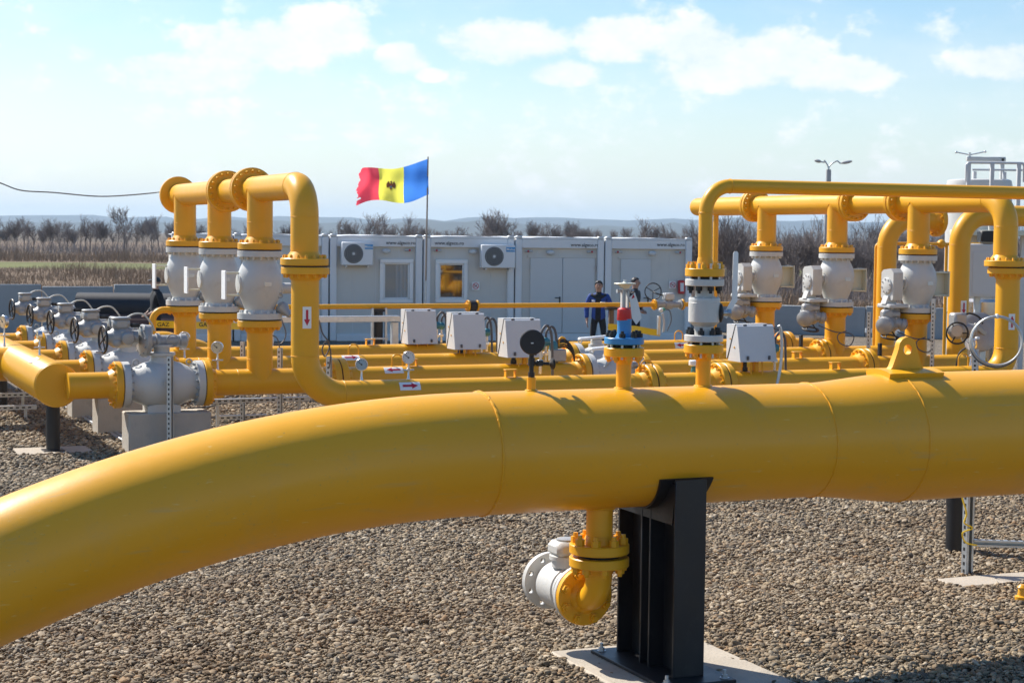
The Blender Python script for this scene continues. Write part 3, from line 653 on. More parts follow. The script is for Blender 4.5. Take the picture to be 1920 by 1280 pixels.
def arrow_sign(parent, c, ex, ez, L_, W_, nrm, r=None, name='flow_arrow', flip=1):
    """white label with a red arrow pointing along ex; bent round a pipe of radius r whose axis runs along ex"""
    ex, ez, nrm, c = Vector(ex).normalized(), Vector(ez).normalized(), Vector(nrm).normalized(), Vector(c)
    def sheet_(poly, off, m_, nm, par):
        import bmesh
        bm = bmesh.new(); n = len(poly)
        if r:
            def pt(a, b): th = b / r; return c - nrm * r + (nrm * math.cos(th) + ez * math.sin(th)) * (r + off) + ex * a
        else:
            def pt(a, b): return c + nrm * off + ex * a + ez * b
        vs, fs = [], []
        if nm == name:
            m__ = 8
            for i in range(m__ + 1):
                for j in (-1, 1): vs.append(pt(j * L_ / 2, (i / m__ - .5) * W_))
            fs = [(2 * i, 2 * i + 1, 2 * i + 3, 2 * i + 2) for i in range(m__)]
            me = bpy.data.meshes.new(nm); me.from_pydata(vs, [], fs); bm.free()
        else:
            for j in range(-4, 4):                         # shaft in strips, then the head
                a, b = j / 4 * W_ * .13, (j + 1) / 4 * W_ * .13; vs += [pt(-L_ * .36, a), pt(L_ * .08, a), pt(L_ * .08, b), pt(-L_ * .36, b)]; k = len(vs); fs.append((k - 4, k - 3, k - 2, k - 1))
            for j in range(-6, 6):
                a, b = j / 6 * W_ * .34, (j + 1) / 6 * W_ * .34; f_ = lambda q: L_ * .08 + L_ * .3 * (1 - abs(q) / (W_ * .34)); vs += [pt(L_ * .081, a), pt(f_(a), a), pt(f_(b), b), pt(L_ * .081, b)]; k = len(vs); fs.append((k - 4, k - 3, k - 2, k - 1))
            me = bpy.data.meshes.new(nm); me.from_pydata(vs, [], fs); bm.free()
        return link(nm, me, m_, par, 180)
    o = sheet_(None or [], .003, 'bright_white', name, parent); sheet_([], .006, 'red_print', 'arrow', o); return o
def hoop(parent, x, y, z, w_, h_, m_='yellow', along=True, r=.011):
    d = V(w_ / 2, 0, 0) if along else V(0, w_ / 2, 0); c = V(x, y, z)
    MB().tube(fillet([c - d - V(0, 0, .03), c - d + V(0, 0, h_), c + d + V(0, 0, h_), c + d - V(0, 0, .03)], w_ * .48, 7), r, 8).build('handle_hoop', m_, parent)
def perch(parent, x, y, z, w_=.16):                # small bracket like a stool on top of a pipe
    mb = MB(); mb.box((x, y, z + .085), (w_, .09, .012), .003)
    for s in (-1, 1): mb.box((x + s * w_ * .4, y, z + .03), (.012, .07, .11), .002)
    mb.build('bracket', 'yellow', parent)

# ------------------------------------------------------------------ the big pipeline in front
p0 = gnd(900, 850, 1.424); U0, V0 = uv(p0); Z0, R0, R1 = 1.424, .371, .428
def fu(px, py=850): return row(px, py, V0)[0] - U0
def fz(px, py): return row(px, py, V0)[1]
t = thing('gas_pipeline', 'thick yellow gas pipeline curving across the foreground', 'pipe', P(U0, V0))
x_r0, x_r1 = fu(1512, 800), fu(1672, 800); RB = 7.6
bend = [(0 + .02, 0, Z0)] + [(-RB * math.sin(a), 0, Z0 - RB * (1 - math.cos(a))) for a in np.linspace(0, R_(46), 40)]
MB().tube(bend, R0, 72, caps=False).build('bend', 'yellow_big', t)
MB().tube([(.02, 0, Z0), (x_r0, 0, Z0)], R0, 72, caps=False).build('pipe', 'yellow_big', t)
MB().tube([(x_r0 + (x_r1 - x_r0) * k, 0, Z0 - .005 * k) for k in (0, .08, .2, .5, .8, .92, 1)], [R0 + (R1 - R0) * k for k in (0, .02, .12, .5, .88, .98, 1)], 72, caps=False).build('reducer', 'yellow_big', t)
MB().tube([(x_r1, 0, Z0 - .005), (12, 0, Z0 - .005)], R1, 72, caps=False).build('pipe', 'yellow_big', t)
def rough_weld(parent, x, z, r, w_, seed):
    rr = random.Random(seed); n = 180; pts_ = []
    for k in range(n): a = 2 * math.pi * k / n; pts_.append((x + rr.uniform(-.0025, .0025), r * math.sin(a), z + r * math.cos(a)))
    MB().tube(pts_, [w_ * rr.uniform(.7, 1.25) for _ in range(n)], 7, closed=True).build('weld_bead', 'yellow_big', parent)
rough_weld(t, 0, Z0, R0 + .0005, .0085, 1); rough_weld(t, x_r0, Z0, R0 + .0005, .006, 2); rough_weld(t, x_r1, Z0 - .005, R1 + .0005, .006, 3)
# lifting eye
xl = fu(1697, 690); zt = Z0 + R1 - .01; lug = []
for a in np.linspace(R_(180), 0, 14): lug.append((.07 * math.cos(a), .145 + .07 * math.sin(a)))
lug = [(-.135, 0), (-.118, .02)] + [(-.082, .11)] + lug + [(.082, .11), (.118, .02), (.135, 0)]
import bmesh
bm = bmesh.new(); th = .05; n_o = len(lug); n_h = 16; hole = [(-.0 + .034 * math.cos(2 * math.pi * k / n_h), .132 + .034 * math.sin(2 * math.pi * k / n_h)) for k in range(n_h)]
rings = []
for yy in (-th / 2, th / 2):
    vo = [bm.verts.new((xl + a, yy, zt + .03 + b)) for a, b in lug]; vh = [bm.verts.new((xl + a, yy, zt + .03 + b)) for a, b in hole]
    ed = [bm.edges.new((vo[i], vo[(i + 1) % n_o])) for i in range(n_o)] + [bm.edges.new((vh[i], vh[(i + 1) % n_h])) for i in range(n_h)]
    bmesh.ops.triangle_fill(bm, use_beauty=True, edges=ed); rings.append((vo, vh))
for i in range(n_o): bm.faces.new((rings[0][0][i], rings[0][0][(i + 1) % n_o], rings[1][0][(i + 1) % n_o], rings[1][0][i]))
for i in range(n_h): bm.faces.new((rings[0][1][i], rings[0][1][(i + 1) % n_h], rings[1][1][(i + 1) % n_h], rings[1][1][i]))
me = bpy.data.meshes.new('lifting_eye'); bm.to_mesh(me); bm.free(); le = link('lifting_eye', me, 'yellow', t, 40)
mb = MB(); nn = 9; vs = []
for i in range(nn):
    a = (i / (nn - 1) - .5) * .62
    for (x_, rr) in ((-.215, R1 - .006), (-.215, R1 + .03), (.215, R1 + .03), (.215, R1 - .006)): vs.append((xl + x_, -math.sin(a) * rr, Z0 - .005 + math.cos(a) * rr))
fs = [(0, 1, 2, 3), tuple(4 * (nn - 1) + k for k in (3, 2, 1, 0))]
for i in range(nn - 1):
    for k in range(4): q = (k + 1) % 4; fs.append((4 * i + k, 4 * i + q, 4 * i + 4 + q, 4 * i + 4 + k))
mb.add(vs, fs).build('doubler_plate', 'yellow', le)
# branch stubs
SX = [fu(996, 735), fu(1169, 725), fu(1318, 722)]; SR = [.027, .047, .047]; ST = [fz(996, 707), fz(1169, 668), fz(1318, 662)]
for k in range(3):
    zb = Z0 + math.sqrt(R0 ** 2 - SR[k] ** 2) - .03
    MB().tube([(SX[k], 0, zb), (SX[k], 0, ST[k])], SR[k], 28).build('branch_stub', 'yellow', t)
    ring_ = [(SX[k] + (SR[k] + .004) * math.cos(a), (SR[k] + .004) * math.sin(a), Z0 + math.sqrt(max(0, R0 ** 2 - ((SR[k] + .004) * math.sin(a)) ** 2))) for a in np.linspace(0, 2 * math.pi, 28, endpoint=False)]
    MB().tube(ring_, .009, 8, closed=True).build('weld_bead', 'yellow', t)
for k in (1, 2): flange(t, (SX[k], 0, fz((0, 1169, 1318)[k], 651 if k == 1 else 645)), (0, 0, -1), .047, .125, .055, 'yellow', 8, hub=True, br=.02, bh=.035, single=True, hub_len=.05)

# black pressure gauge on the first stub
zb = ST[0]
g = thing('pressure_gauge', 'round black pressure gauge with needle valve on the foreground pipe', 'gauge', P(U0 + SX[0], V0, zb))
zc = fz(996, 641) - zb
MB().lathe((0, 0, 0), (0, 0, 1), [(0, .02), (.03, .02), (.03, .014), (.07, .014), (.07, .021), (.115, .021), (.115, .015), (.15, .015), (.15, .022), (.2, .022), (.2, .013), (zc - .07, .012)], 12).build('stem', 'black', g)
q = Matrix.Rotation(R_(-16), 3, 'Z') @ V(0, -1, 0); back = MB()
back.lathe(V(0, 0, zc) - q * .035, q, [(0, .05), (.004, .07), (.045, .075), (.06, .077), (.065, .072)], 36); back.build('case', 'rubber', g)
MB().lathe(V(0, 0, zc) + q * .024, q, [(0, .071), (.003, .071)], 36).build('dial', 'black', g)
MB().box(V(0, 0, zc - .005) + q * .03, (.018, .004, .007)).build('mark', 'dial_face', g)
mb = MB(); mb.tube([(0, 0, .085), (.11, -.01, .08)], .011, 10); mb.box((.05, -.005, .085), (.04, .035, .035), .004); mb.build('side_valve', 'black', g)
mb = MB(); mb.lathe((.115, -.01, .08), (1, -.1, 0), [(0, .01), (.01, .022), (.014, .034), (.026, .036), (.03, .03), (.032, .012)], 10); mb.build('valve_knob', 'gasket', g)

# blue and red gate valve on the second stub
zb = fz(1169, 645); zf = lambda y: fz(1169, y) - zb
g = thing('gate_valve', 'blue and red valve with cream handwheel and hanging tag', 'valve', P(U0 + SX[1], V0, zb))
fl = MB().lathe((0, 0, 0), (0, 0, 1), [(0, .118), (.004, .124), (zf(632) - .004, .124), (zf(632), .12), (zf(632), .06)], 36).build('flange', 'blue', g)
bolt_ring(fl, (0, 0, zf(632)), (0, 0, 1), .096, 8, .02, .042, 'black', single=True)
for k in range(8): a = 2 * math.pi * k / 8 + .2; x_, y_, _ = frame((0, 0, 1)); c = (x_ * math.cos(a) + y_ * math.sin(a)) * .096; MB().cyl(c + V(0, 0, -.09), c, .009, n=8).build('stud', 'galv', fl)
MB().lathe((0, 0, -.022), (0, 0, 1), [(0, .082), (.022, .082)], 28).build('gasket', 'gasket', g)
MB().lathe((0, 0, zf(632) - .002), (0, 0, 1), [(0, .055), (.02, .046), (.03, .044), (zf(612), .044), (zf(610), .0455), (zf(601) - zf(632), .0455)], 28).build('bonnet', 'blue', g)
MB().lathe((-.002, 0, zf(601) + .001), (0, 0, 1), [(0, .043), (.004, .0455), (zf(580) - zf(601), .0425), (zf(577) - zf(601), .03)], 28).build('packing_cap', 'red', g)
mb = MB(); z0_, z1_ = zf(578), zf(542)
mb.box((-.018, 0, (z0_ + z1_) / 2), (.012, .03, z1_ - z0_), .002); mb.box((.02, 0, (z0_ + z1_) / 2), (.012, .03, z1_ - z0_), .002); mb.cyl((0, 0, z0_), (0, 0, z1_ + .03), .007, n=10); mb.box((0, 0, z1_), (.06, .036, .012), .003); mb.build('yoke', 'white_paint', g)
mb = MB(); mb.cyl((-.05, 0, z1_ - .012), (.05, .0, z1_ - .012), .008, n=8); mb.nut((-.055, 0, z1_ - .012), (1, 0, 0), .014, .012); mb.nut((.045, 0, z1_ - .012), (1, 0, 0), .014, .012); mb.build('clamp_bolt', 'galv', g)
hw = MB().lathe((0, 0, z1_ + .004), (0, 0, 1), [(0, .024), (.006, .03), (.022, .04), (.026, .066), (.03, .069), (.034, .066), (.034, .02), (.04, .012), (.046, .005)], 30).build('handwheel', 'cream', g)
MB().nut((0, 0, z1_ + .044), (0, 0, 1), .01, .014).build('stem_nut', 'galv', hw)
mb = MB(); mb.prism([(-.012, .07), (.026, .1), (.05, .04), (.078, -.06), (.04, -.1), (.008, -.06)], (.025, -.04, zf(578)), (1, .1, 0), (0, 0, 1), (.0, .003, 0)); tg = mb.build('tag', 'dial_face', g)
MB().prism([(0, .06), (.012, .09), (.022, .07)], (.027, -.042, zf(578)), (1, .1, 0), (0, 0, 1), (.0, .001, 0)).build('tag_print', 'red_print', tg)
MB().tube([(.01, -.02, z1_ - .005), (.03, -.04, zf(578) + .1)], .002, 5).build('tag_string', 'cable', tg)

# white ball valve on the third stub
zb = fz(1318, 640); zf = lambda y: fz(1318, y) - zb
g = thing('ball_valve', 'white ball valve with long bent lever under the overhead yellow pipe', 'valve', P(U0 + SX[2], V0, zb))
for (ya, yb_, nm, up) in ((640, 627, 'flange', 1), (523, 536, 'flange', -1)):
    za, zz = zf(ya), zf(yb_); f_ = MB().lathe((0, 0, za), (0, 0, up), [(0, .118), (.004, .123), (abs(zz - za) - .004, .123), (abs(zz - za), .118), (abs(zz - za), .06)], 36).build('flange', 'white_paint', g)
    bolt_ring(f_, (0, 0, zz), (0, 0, up), .096, 8, .02, .046, 'black', single=True, ph=.1)
    for k in range(8): a = 2 * math.pi * k / 8 + .1; x_, y_, _ = frame((0, 0, up)); c = (x_ * math.cos(a) + y_ * math.sin(a)) * .096; MB().cyl(c + V(0, 0, za - up * .1), c + V(0, 0, za), .009, n=8).build('stud', 'galv', f_)
MB().lathe((0, 0, -.02), (0, 0, 1), [(0, .082), (.02, .082)], 28).build('gasket', 'gasket', g); MB().lathe((0, 0, zf(523)), (0, 0, 1), [(0, .082), (.018, .082)], 28).build('gasket', 'gasket', g)
MB().lathe((0, 0, zf(628)), (0, 0, 1), [(0, .062), (zf(612) - zf(628), .062), (zf(604) - zf(628), .095)], 32).build('lower_neck', 'white_paint', g)
MB().lathe((0, 0, zf(604)), (0, 0, 1), [(0, .095), (.003, .1), (zf(567) - zf(604), .1), (zf(567) - zf(604) + .002, .098), (zf(560) - zf(604), .1), (zf(558) - zf(604), .096), (zf(558) - zf(604), .07)], 36).build('body', 'white_paint', g)
bolt_ring(g, (0, 0, zf(559)), (0, 0, 1), .083, 8, .011, .012, 'white_paint', single=True)
MB().lathe((0, 0, zf(558)), (0, 0, 1), [(0, .06), (zf(536) - zf(558), .06)], 28).build('upper_neck', 'white_paint', g)
sd = Matrix.Rotation(R_(-23), 3, 'Z') @ V(1, 0, 0)
zm = zf(586); mb = MB(); mb.lathe(V(0, 0, zm) + sd * .095, sd, [(0, .06), (.012, .062), (.02, .05), (.024, .035)], 20); mb.build('stem_hub', 'rubber', g)
mb = MB(); mb.cyl(V(0, 0, zm) + sd * .11, V(0, 0, zm) + sd * .16, .018, n=12); mb.nut(V(0, 0, zm) + sd * .15, sd, .026, .02); mb.build('stem', 'galv', g)
A = V(0, 0, zm) + sd * .145; B = A + sd * .045 + V(0, 0, zf(556) - zm - .02); C = B + V(.004, 0, zf(474) - zf(556) + .02)
px_ = sd.cross(V(0, 0, 1)); mb = MB()
for (a, b_, w0, w1) in ((A - (B - A) * .35, B, .016, .017), (B - V(0, 0, .012), C, .017, .016)):
    d = (b_ - a).normalized(); s_ = px_.cross(d); mb.prism([(-w0, 0), (w0, 0), (w1, (b_ - a).length), (w1 * .5, (b_ - a).length + .012), (-w1 * .5, (b_ - a).length + .012), (-w1, (b_ - a).length)], a - px_ * .004, s_, d, px_ * .008)
mb.build('lever', 'bright_white', g)

# overhead vent pipe rising from it
zb = fz(1318, 518); ze = fz(1400, 350)
g = thing('vent_pipe', 'thin yellow overhead pipe rising from the white valve and running right', 'pipe', P(U0 + SX[2], V0, zb))
flange(g, (0, 0, 0), (0, 0, 1), .045, .125, .05, 'yellow', 8, hub=True, br=.021, bh=.042, single=True, hub_len=.07)
MB().tube(fillet([(0, 0, .06), (0, 0, ze - zb), (7.5, 0, ze - zb)], .17, 12), .0445, 28).build('pipe', 'yellow', g)
for c_, a_ in (((0, 0, ze - zb - .17), (0, 0, 1)), ((.17, 0, ze - zb), (1, 0, 0))): weld(g, c_, a_, .0445, .004)

# ------------------------------------------------------------------ drain branch under the pipe
xs = fu(1124, 960); vs_ = V0
xs = fu(1124, 990)
g = thing('drain_branch', 'yellow flanged elbow hanging under the foreground pipe', 'pipe', P(U0 + xs, V0))
zfl = lambda y: fz(1122, y)
z_f = zfl(1039); MB().tube([(0, 0, Z0 - R0 + .03), (0, 0, z_f + .06)], .083, 32).build('stub', 'yellow', g)
ring_ = [(.088 * math.cos(a), .088 * math.sin(a), Z0 - math.sqrt(R0 ** 2 - (.088 * math.sin(a)) ** 2)) for a in np.linspace(0, 2 * math.pi, 28, endpoint=False)]; MB().tube(ring_, .012, 8, closed=True).build('weld_bead', 'yellow', g)
gasket(g, (0, 0, z_f), (0, 0, 1), .13, .022)
flange(g, (0, 0, z_f + .011), (0, 0, 1), .083, .187, .06, 'yellow', 8, single=True, br=.03, bh=.062, hub_len=.05); flange(g, (0, 0, z_f - .011), (0, 0, -1), .083, .187, .06, 'yellow', 8, single=True, br=.028, bh=.05, hub_len=.05)
z_v = z_f - .30; yf = .235
MB().tube(fillet([(0, 0, z_f - .08), (0, 0, z_v), (0, yf - .06, z_v)], .17, 12), .083, 32).build('elbow', 'yellow', g)
flange(g, (0, yf, z_v), (0, -1, 0), .083, .187, .05, 'yellow', 8, single=True, br=.03, bh=.035, hub_len=.03, ph=.39)
g2 = thing('drain_valve', 'white flanged drain valve behind the yellow elbow under the pipe', 'valve', P(U0 + xs, V0 + yf, z_v))
f_ = MB().lathe((0, .004, 0), (0, 1, 0), [(0, .182), (.004, .187), (.035, .187), (.035, .1)], 36).build('flange', 'white_paint', g2)
bolt_ring(f_, (0, .04, 0), (0, 1, 0), .155, 8, .024, .03, 'galv', single=True, ph=.39)
MB().lathe((0, .035, 0), (0, 1, 0), [(0, .1), (.05, .1), (.055, .135), (.09, .135), (.095, .128), (.1, .142), (.13, .142), (.135, .15), (.36, .15), (.37, .12), (.46, .11)], 36).build('body', 'white_paint', g2)
bolt_ring(g2, (0, .127, 0), (0, -1, 0), .122, 8, .013, .02, 'white_paint', single=True)
import bmesh
bm = bmesh.new(); R_o, R_i, y0_, y1_ = .187, .09, .49, .535; nh = 8; lay = []
for yy in (y0_, y1_):
    oo = [bm.verts.new((R_o * math.cos(2 * math.pi * k / 48), yy, R_o * math.sin(2 * math.pi * k / 48))) for k in range(48)]; ii = [bm.verts.new((R_i * math.cos(2 * math.pi * k / 32), yy, R_i * math.sin(2 * math.pi * k / 32))) for k in range(32)]
    hs = [[bm.verts.new((.15 * math.cos(2 * math.pi * (h_ + .5) / nh) + .019 * math.cos(2 * math.pi * k / 12), yy, .15 * math.sin(2 * math.pi * (h_ + .5) / nh) + .019 * math.sin(2 * math.pi * k / 12))) for k in range(12)] for h_ in range(nh)]
    lps = [oo, ii] + hs; ed = [bm.edges.new((lp_[k], lp_[(k + 1) % len(lp_)])) for lp_ in lps for k in range(len(lp_))]; bmesh.ops.triangle_fill(bm, use_beauty=True, edges=ed); lay.append(lps)
for la, lb in zip(*lay):
    for k in range(len(la)): bm.faces.new((la[k], la[(k + 1) % len(la)], lb[(k + 1) % len(la)], lb[k]))
me = bpy.data.meshes.new('end_flange'); bm.to_mesh(me); bm.free(); link('end_flange', me, 'white_paint', g2, 30)
mb = MB(); mb.lathe((0, .24, .14), (0, 0, 1), [(0, .1), (.05, .1), (.05, .115), (.075, .115), (.08, .1)], 24); mb.build('bonnet', 'white_paint', g2)
MB().box((0, .24, .26), (.21, .2, .1), .03).build('gear_case', 'white_paint', g2)
MB().lathe((0, .24, .31), (0, 0, 1), [(0, .07), (.012, .07), (.016, .05)], 20).build('gear_lid', 'silver', g2)
MB().nut((.02, .14, .245), (0, -1, 0), .012, .02).build('plug', 'steel', g2)

# ------------------------------------------------------------------ black stand under the pipeline
xs = fu(1238, 905); c0 = gnd(1022, 1222); c1 = gnd(1316, 1206); ua, va = uv(c0); ub, vb = uv(c1)
pv1 = (va + vb) / 2
pad = MB().box((0, 0, -.03), (ub - ua, 1.75, .11), .012).build('concrete_pad', 'pad_concrete', None, loc=P((ua + ub) / 2, pv1 - .875, 0), rot=YAW); tag(pad, 'pale square concrete pad under the black pipe stand', 'concrete pad')
PAD.append((ua + .01, ub - .01, pv1 - 1.74, pv1 - .01))
s = thing('pipe_stand', 'black steel stand with curved saddle carrying the foreground pipe', 'pipe stand', P(U0 + xs, V0, .025))
zs = Z0 - .025; MB().box((0, -.05, .012), (.5, 1.02, .024), .004).build('base_plate', 'black_paint', s)
for x_ in (-.2, .2):
    for y_ in (-.5, .4): bo = MB(); bo.lathe((x_, y_, .024), (0, 0, 1), [(0, .03), (.004, .03)], 14); bo.nut((x_, y_, .028), (0, 0, 1), .02, .018); bo.cyl((x_, y_, .046), (x_, y_, .075), .011, n=8); bo.build('anchor_bolt', 'galv', s)
def h_beam(y, hgt_f, nm):
    mb = MB(); w_, th_ = .215, .02
    for sg in (-1, 1): mb.box((0, y + sg * .16, .024 + hgt_f(y + sg * .16) / 2), (w_, th_, hgt_f(y + sg * .16)), .003)
    hh = min(hgt_f(y - .1), hgt_f(y + .1)); mb.box((0, y, .024 + hh / 2), (.014, .3, hh)); mb.build(nm, 'black_paint', s)
def under(y):
    return zs - math.sqrt(max((R0 + .012) ** 2 - y * y, .16 ** 2)) - .024
h_beam(-.235, under, 'post'); h_beam(.2, under, 'post')
vs, fs = [], []; nn = 30
for i in range(nn + 1):
    a = R_(-155 + 130 * i / nn); k = i / nn; w_ = .185 - .03 * math.sin(math.pi * k)
    for x_, rr in ((-w_, R0 + .002), (w_, R0 + .002), (w_, R0 + .016), (-w_, R0 + .016)): vs.append((x_, -math.cos(a) * rr * -1, zs + math.sin(a) * rr))
for i in range(nn):
    for k in range(4): q = (k + 1) % 4; fs.append((4 * i + k, 4 * i + q, 4 * i + 4 + q, 4 * i + 4 + k))
fs += [(0, 1, 2, 3), tuple(4 * nn + k for k in (3, 2, 1, 0))]
MB().add(vs, fs).build('saddle', 'black_paint', s)
mb = MB()
for sg in (-1, 1): mb.prism([(-.395, -.2), (-.345, -.185), (-.27, -.28), (-.15, -.36), (.0, -.386), (.15, -.36), (.27, -.28), (.345, -.185), (.395, -.2), (.36, -.44), (-.36, -.44)], (sg * .1 - .005, 0, zs), (0, 1, 0), (0, 0, 1), (.01, 0, 0))
mb.build('gusset', 'black_paint', s)

# posts further back at right, under the pipe
b_ = gnd(1792, 1036); t = thing('pipe_support', 'black tubular support post behind the pipeline at right', 'post', b_, 0); MB().cyl((0, 0, 0), (0, 0, 1.1), .09, n=24).build('tube', 'black_paint', t); MB().cyl((0, 0, .42), (0, 0, .5), .094, n=24).build('sleeve', 'black_paint', t)
def strut_mesh(L_, w_=.041, slots=True):
    mb = MB(); th_ = .004; mb.box((0, w_ / 2, L_ / 2), (w_, th_, L_)); mb.box((-w_ / 2, 0, L_ / 2), (th_, w_, L_)); mb.box((w_ / 2, 0, L_ / 2), (th_, w_, L_)); 
    for sg in (-1, 1): mb.box((sg * w_ * .36, -w_ / 2, L_ / 2), (w_ * .28, th_, L_))
    return mb
def slot_mesh(L_, w_=.041, pitch=.06):
    mb = MB(); z = .04
    while z < L_ - .03: mb.box((w_ / 2 + .003, 0, z), (.002, w_ * .35, pitch * .45)); mb.box((-w_ / 2 - .003, 0, z), (.002, w_ * .35, pitch * .45)); z += pitch
    return mb
def strut(label, loc, L_, rot=YAW, tilt=None, w_=.041, name='strut_post', cat='post', group=None):
    t = thing(name, label, cat, loc, rot, group); strut_mesh(L_, w_).build('channel', 'galv', t); stuff(slot_mesh(L_, w_).build('slots', 'gasket', t))
    if tilt is not None: t.rotation_euler = (*tilt, rot)
    return t
b_ = gnd(1813, 1078); strut('galvanised slotted strut beside the black post at right, tied with yellow wire', b_, 1.5, YAW, w_=.065)
b2 = gnd(1860, 1088); pd = MB().box((0, 0, -.02), (.9, .34, .08), .012).build('concrete_footing', 'pad_concrete', None, loc=gnd(1862, 1089), rot=YAW); tag(pd, 'flat pale concrete footing under the slotted strut at right', 'footing'); q = uv(gnd(1862, 1089)); PAD.append((q[0] - .44, q[0] + .44, q[1] - .16, q[1] + .16))
tb = strut('galvanised slotted bar running right from the strut near the ground', b_ + V(.05, 0, .27), 1.2, YAW + R_(-30), name='strut_bar', cat='bar', w_=.05); tb.rotation_euler = (0, R_(90), R_(-8))
w_pts = [b_ + V(-.03, -.05, .75), b_ + V(-.07, -.06, .66), b_ + V(-.03, -.05, .52), b_ + V(-.045, -.05, .44), b_ + V(.02, -.06, .40), b_ + V(-.06, -.06, .36), b_ + V(-.03, -.05, .28), b_ + V(.06, -.06, .26)]
tag(MB().tube([q - b_ for q in spline(w_pts, 6)], .007, 6).build('earth_wire', 'tape_yellow', None, loc=b_), 'loose yellow wire tied round the slotted strut', 'wire')
q = gnd(1916, 1132); mb = MB(); mb.lathe((0, 0, 0), (0, 0, 1), [(0, .05), (.06, .055), (.07, .035), (.12, .03), (.13, .04), (.15, .02)], 14); tag(mb.build('marker_cap', 'yellow_cap', None, loc=q), 'small yellow cap on the gravel at the right edge', 'cap')
# ------------------------------------------------------------------ the pipe rows
PR, FR, FT = .1625, .28, .085                     # pipe radius, flange radius and thickness
ZA = .85                                          # axis height of all runs
VB = [2.0 + 2.15 * i for i in range(5)]           # rows joined to the left header
def ru(px, v, py=690): return row(px, py, v)[0]
def rz(px, py, v): return row(px, py, v)[1]
uC1 = ru(572, 0, 600); uC2 = ru(1888, 0, 600)     # bent columns of the front row
uR1 = ru(487, VB[0], 600); uR2 = ru(1718, VB[0], 600)   # risers
ZT = rz(530, 350, .7)                             # overhead manifolds
# front row with its two upright ends
t = thing('gas_pipe', 'front yellow pipe with tall bent upright ends behind the foreground pipeline', 'pipe', P(0, 0))
gl_, gr_ = rz(572, 499, 0), rz(1888, 501, 0)
def run(par, pts, rad=.38, name='pipe', r=PR, n=36, m_='yellow'): return MB().tube(fillet(pts, rad, 12) if len(pts) > 2 else pts, r, n, caps=True).build(name, m_, par)
uf1, uf2 = ru(1218, 0), ru(1352, 0)
run(t, [(uC1, 0, gl_ - FT), (uC1, 0, ZA), (uf1 - FT, 0, ZA)], .46); run(t, [(uC2, 0, gr_ - FT), (uC2, 0, ZA), (uf2 + FT, 0, ZA)], .40)
run(t, [(uf1 + FT, 0, ZA), (uf2 - FT, 0, ZA)], name='spool')
pair(t, (uf1, 0, ZA), (1, 0, 0), PR, FR, FT); pair(t, (uf2, 0, ZA), (1, 0, 0), PR, FR, FT)
for c_, a_ in (((uC1, 0, ZA + .46), (0, 0, 1)), ((uC1 + .46, 0, ZA), (1, 0, 0)), ((uC2, 0, ZA + .4), (0, 0, 1))): weld(t, c_, a_, PR, .006)
flange(t, (uC1, 0, gl_ - .009), (0, 0, -1), PR, FR, FT); flange(t, (uC2, 0, gr_ - .009), (0, 0, -1), PR, FR, FT); gasket(t, (uC1, 0, gl_), (0, 0, 1), FR * .95, .018); gasket(t, (uC2, 0, gr_), (0, 0, 1), FR * .95, .018)
q = (Vector((0, 0, 0)) - P(uC1, 0)); q = Vector((q.dot(EU), q.dot(EV), 0)).normalized(); zc = rz(580, 594, 0)
qa = Matrix.Rotation(R_(8), 3, 'Z') @ q
arrow_sign(t, V(uC1, 0, zc) + qa * PR, (0, 0, -1), V(-qa.y, qa.x, 0) * -1, .25, .1, qa, r=PR)
q = (Vector((0, 0, 0)) - P(uC2, 0)); q = Vector((q.dot(EU), q.dot(EV), 0)).normalized(); qa = Matrix.Rotation(R_(24), 3, 'Z') @ q
arrow_sign(t, V(uC2, 0, rz(1902, 602, 0)) + qa * PR, (0, 0, 1), V(-qa.y, qa.x, 0), .22, .09, qa, r=PR)
def side_sign(par, px, v, dirn, z=ZA, r=PR, el=35, L_=.26, W_=.11):
    n_ = V(0, -math.cos(R_(el)), math.sin(R_(el))); arrow_sign(par, V(ru(px, v, 700), 0 if par.location.xy == P(0, v).xy else 0, z) + n_ * r, (dirn, 0, 0), V(0, math.sin(R_(el)), math.cos(R_(el))), L_, W_, n_, r=r)
side_sign(t, 762, 0, 1)
for px in (957,): perch(t, ru(px, 0), 0, ZA + PR)
for px in (1212, 1806, 1401): hoop(t, ru(px, 0), 0, ZA + PR, .16 if px != 1401 else .15, .17)
hoop(t, ru(1188, 0), 0, ZA + PR, .16, .17); perch(t, ru(1566, 0), 0, ZA + PR)
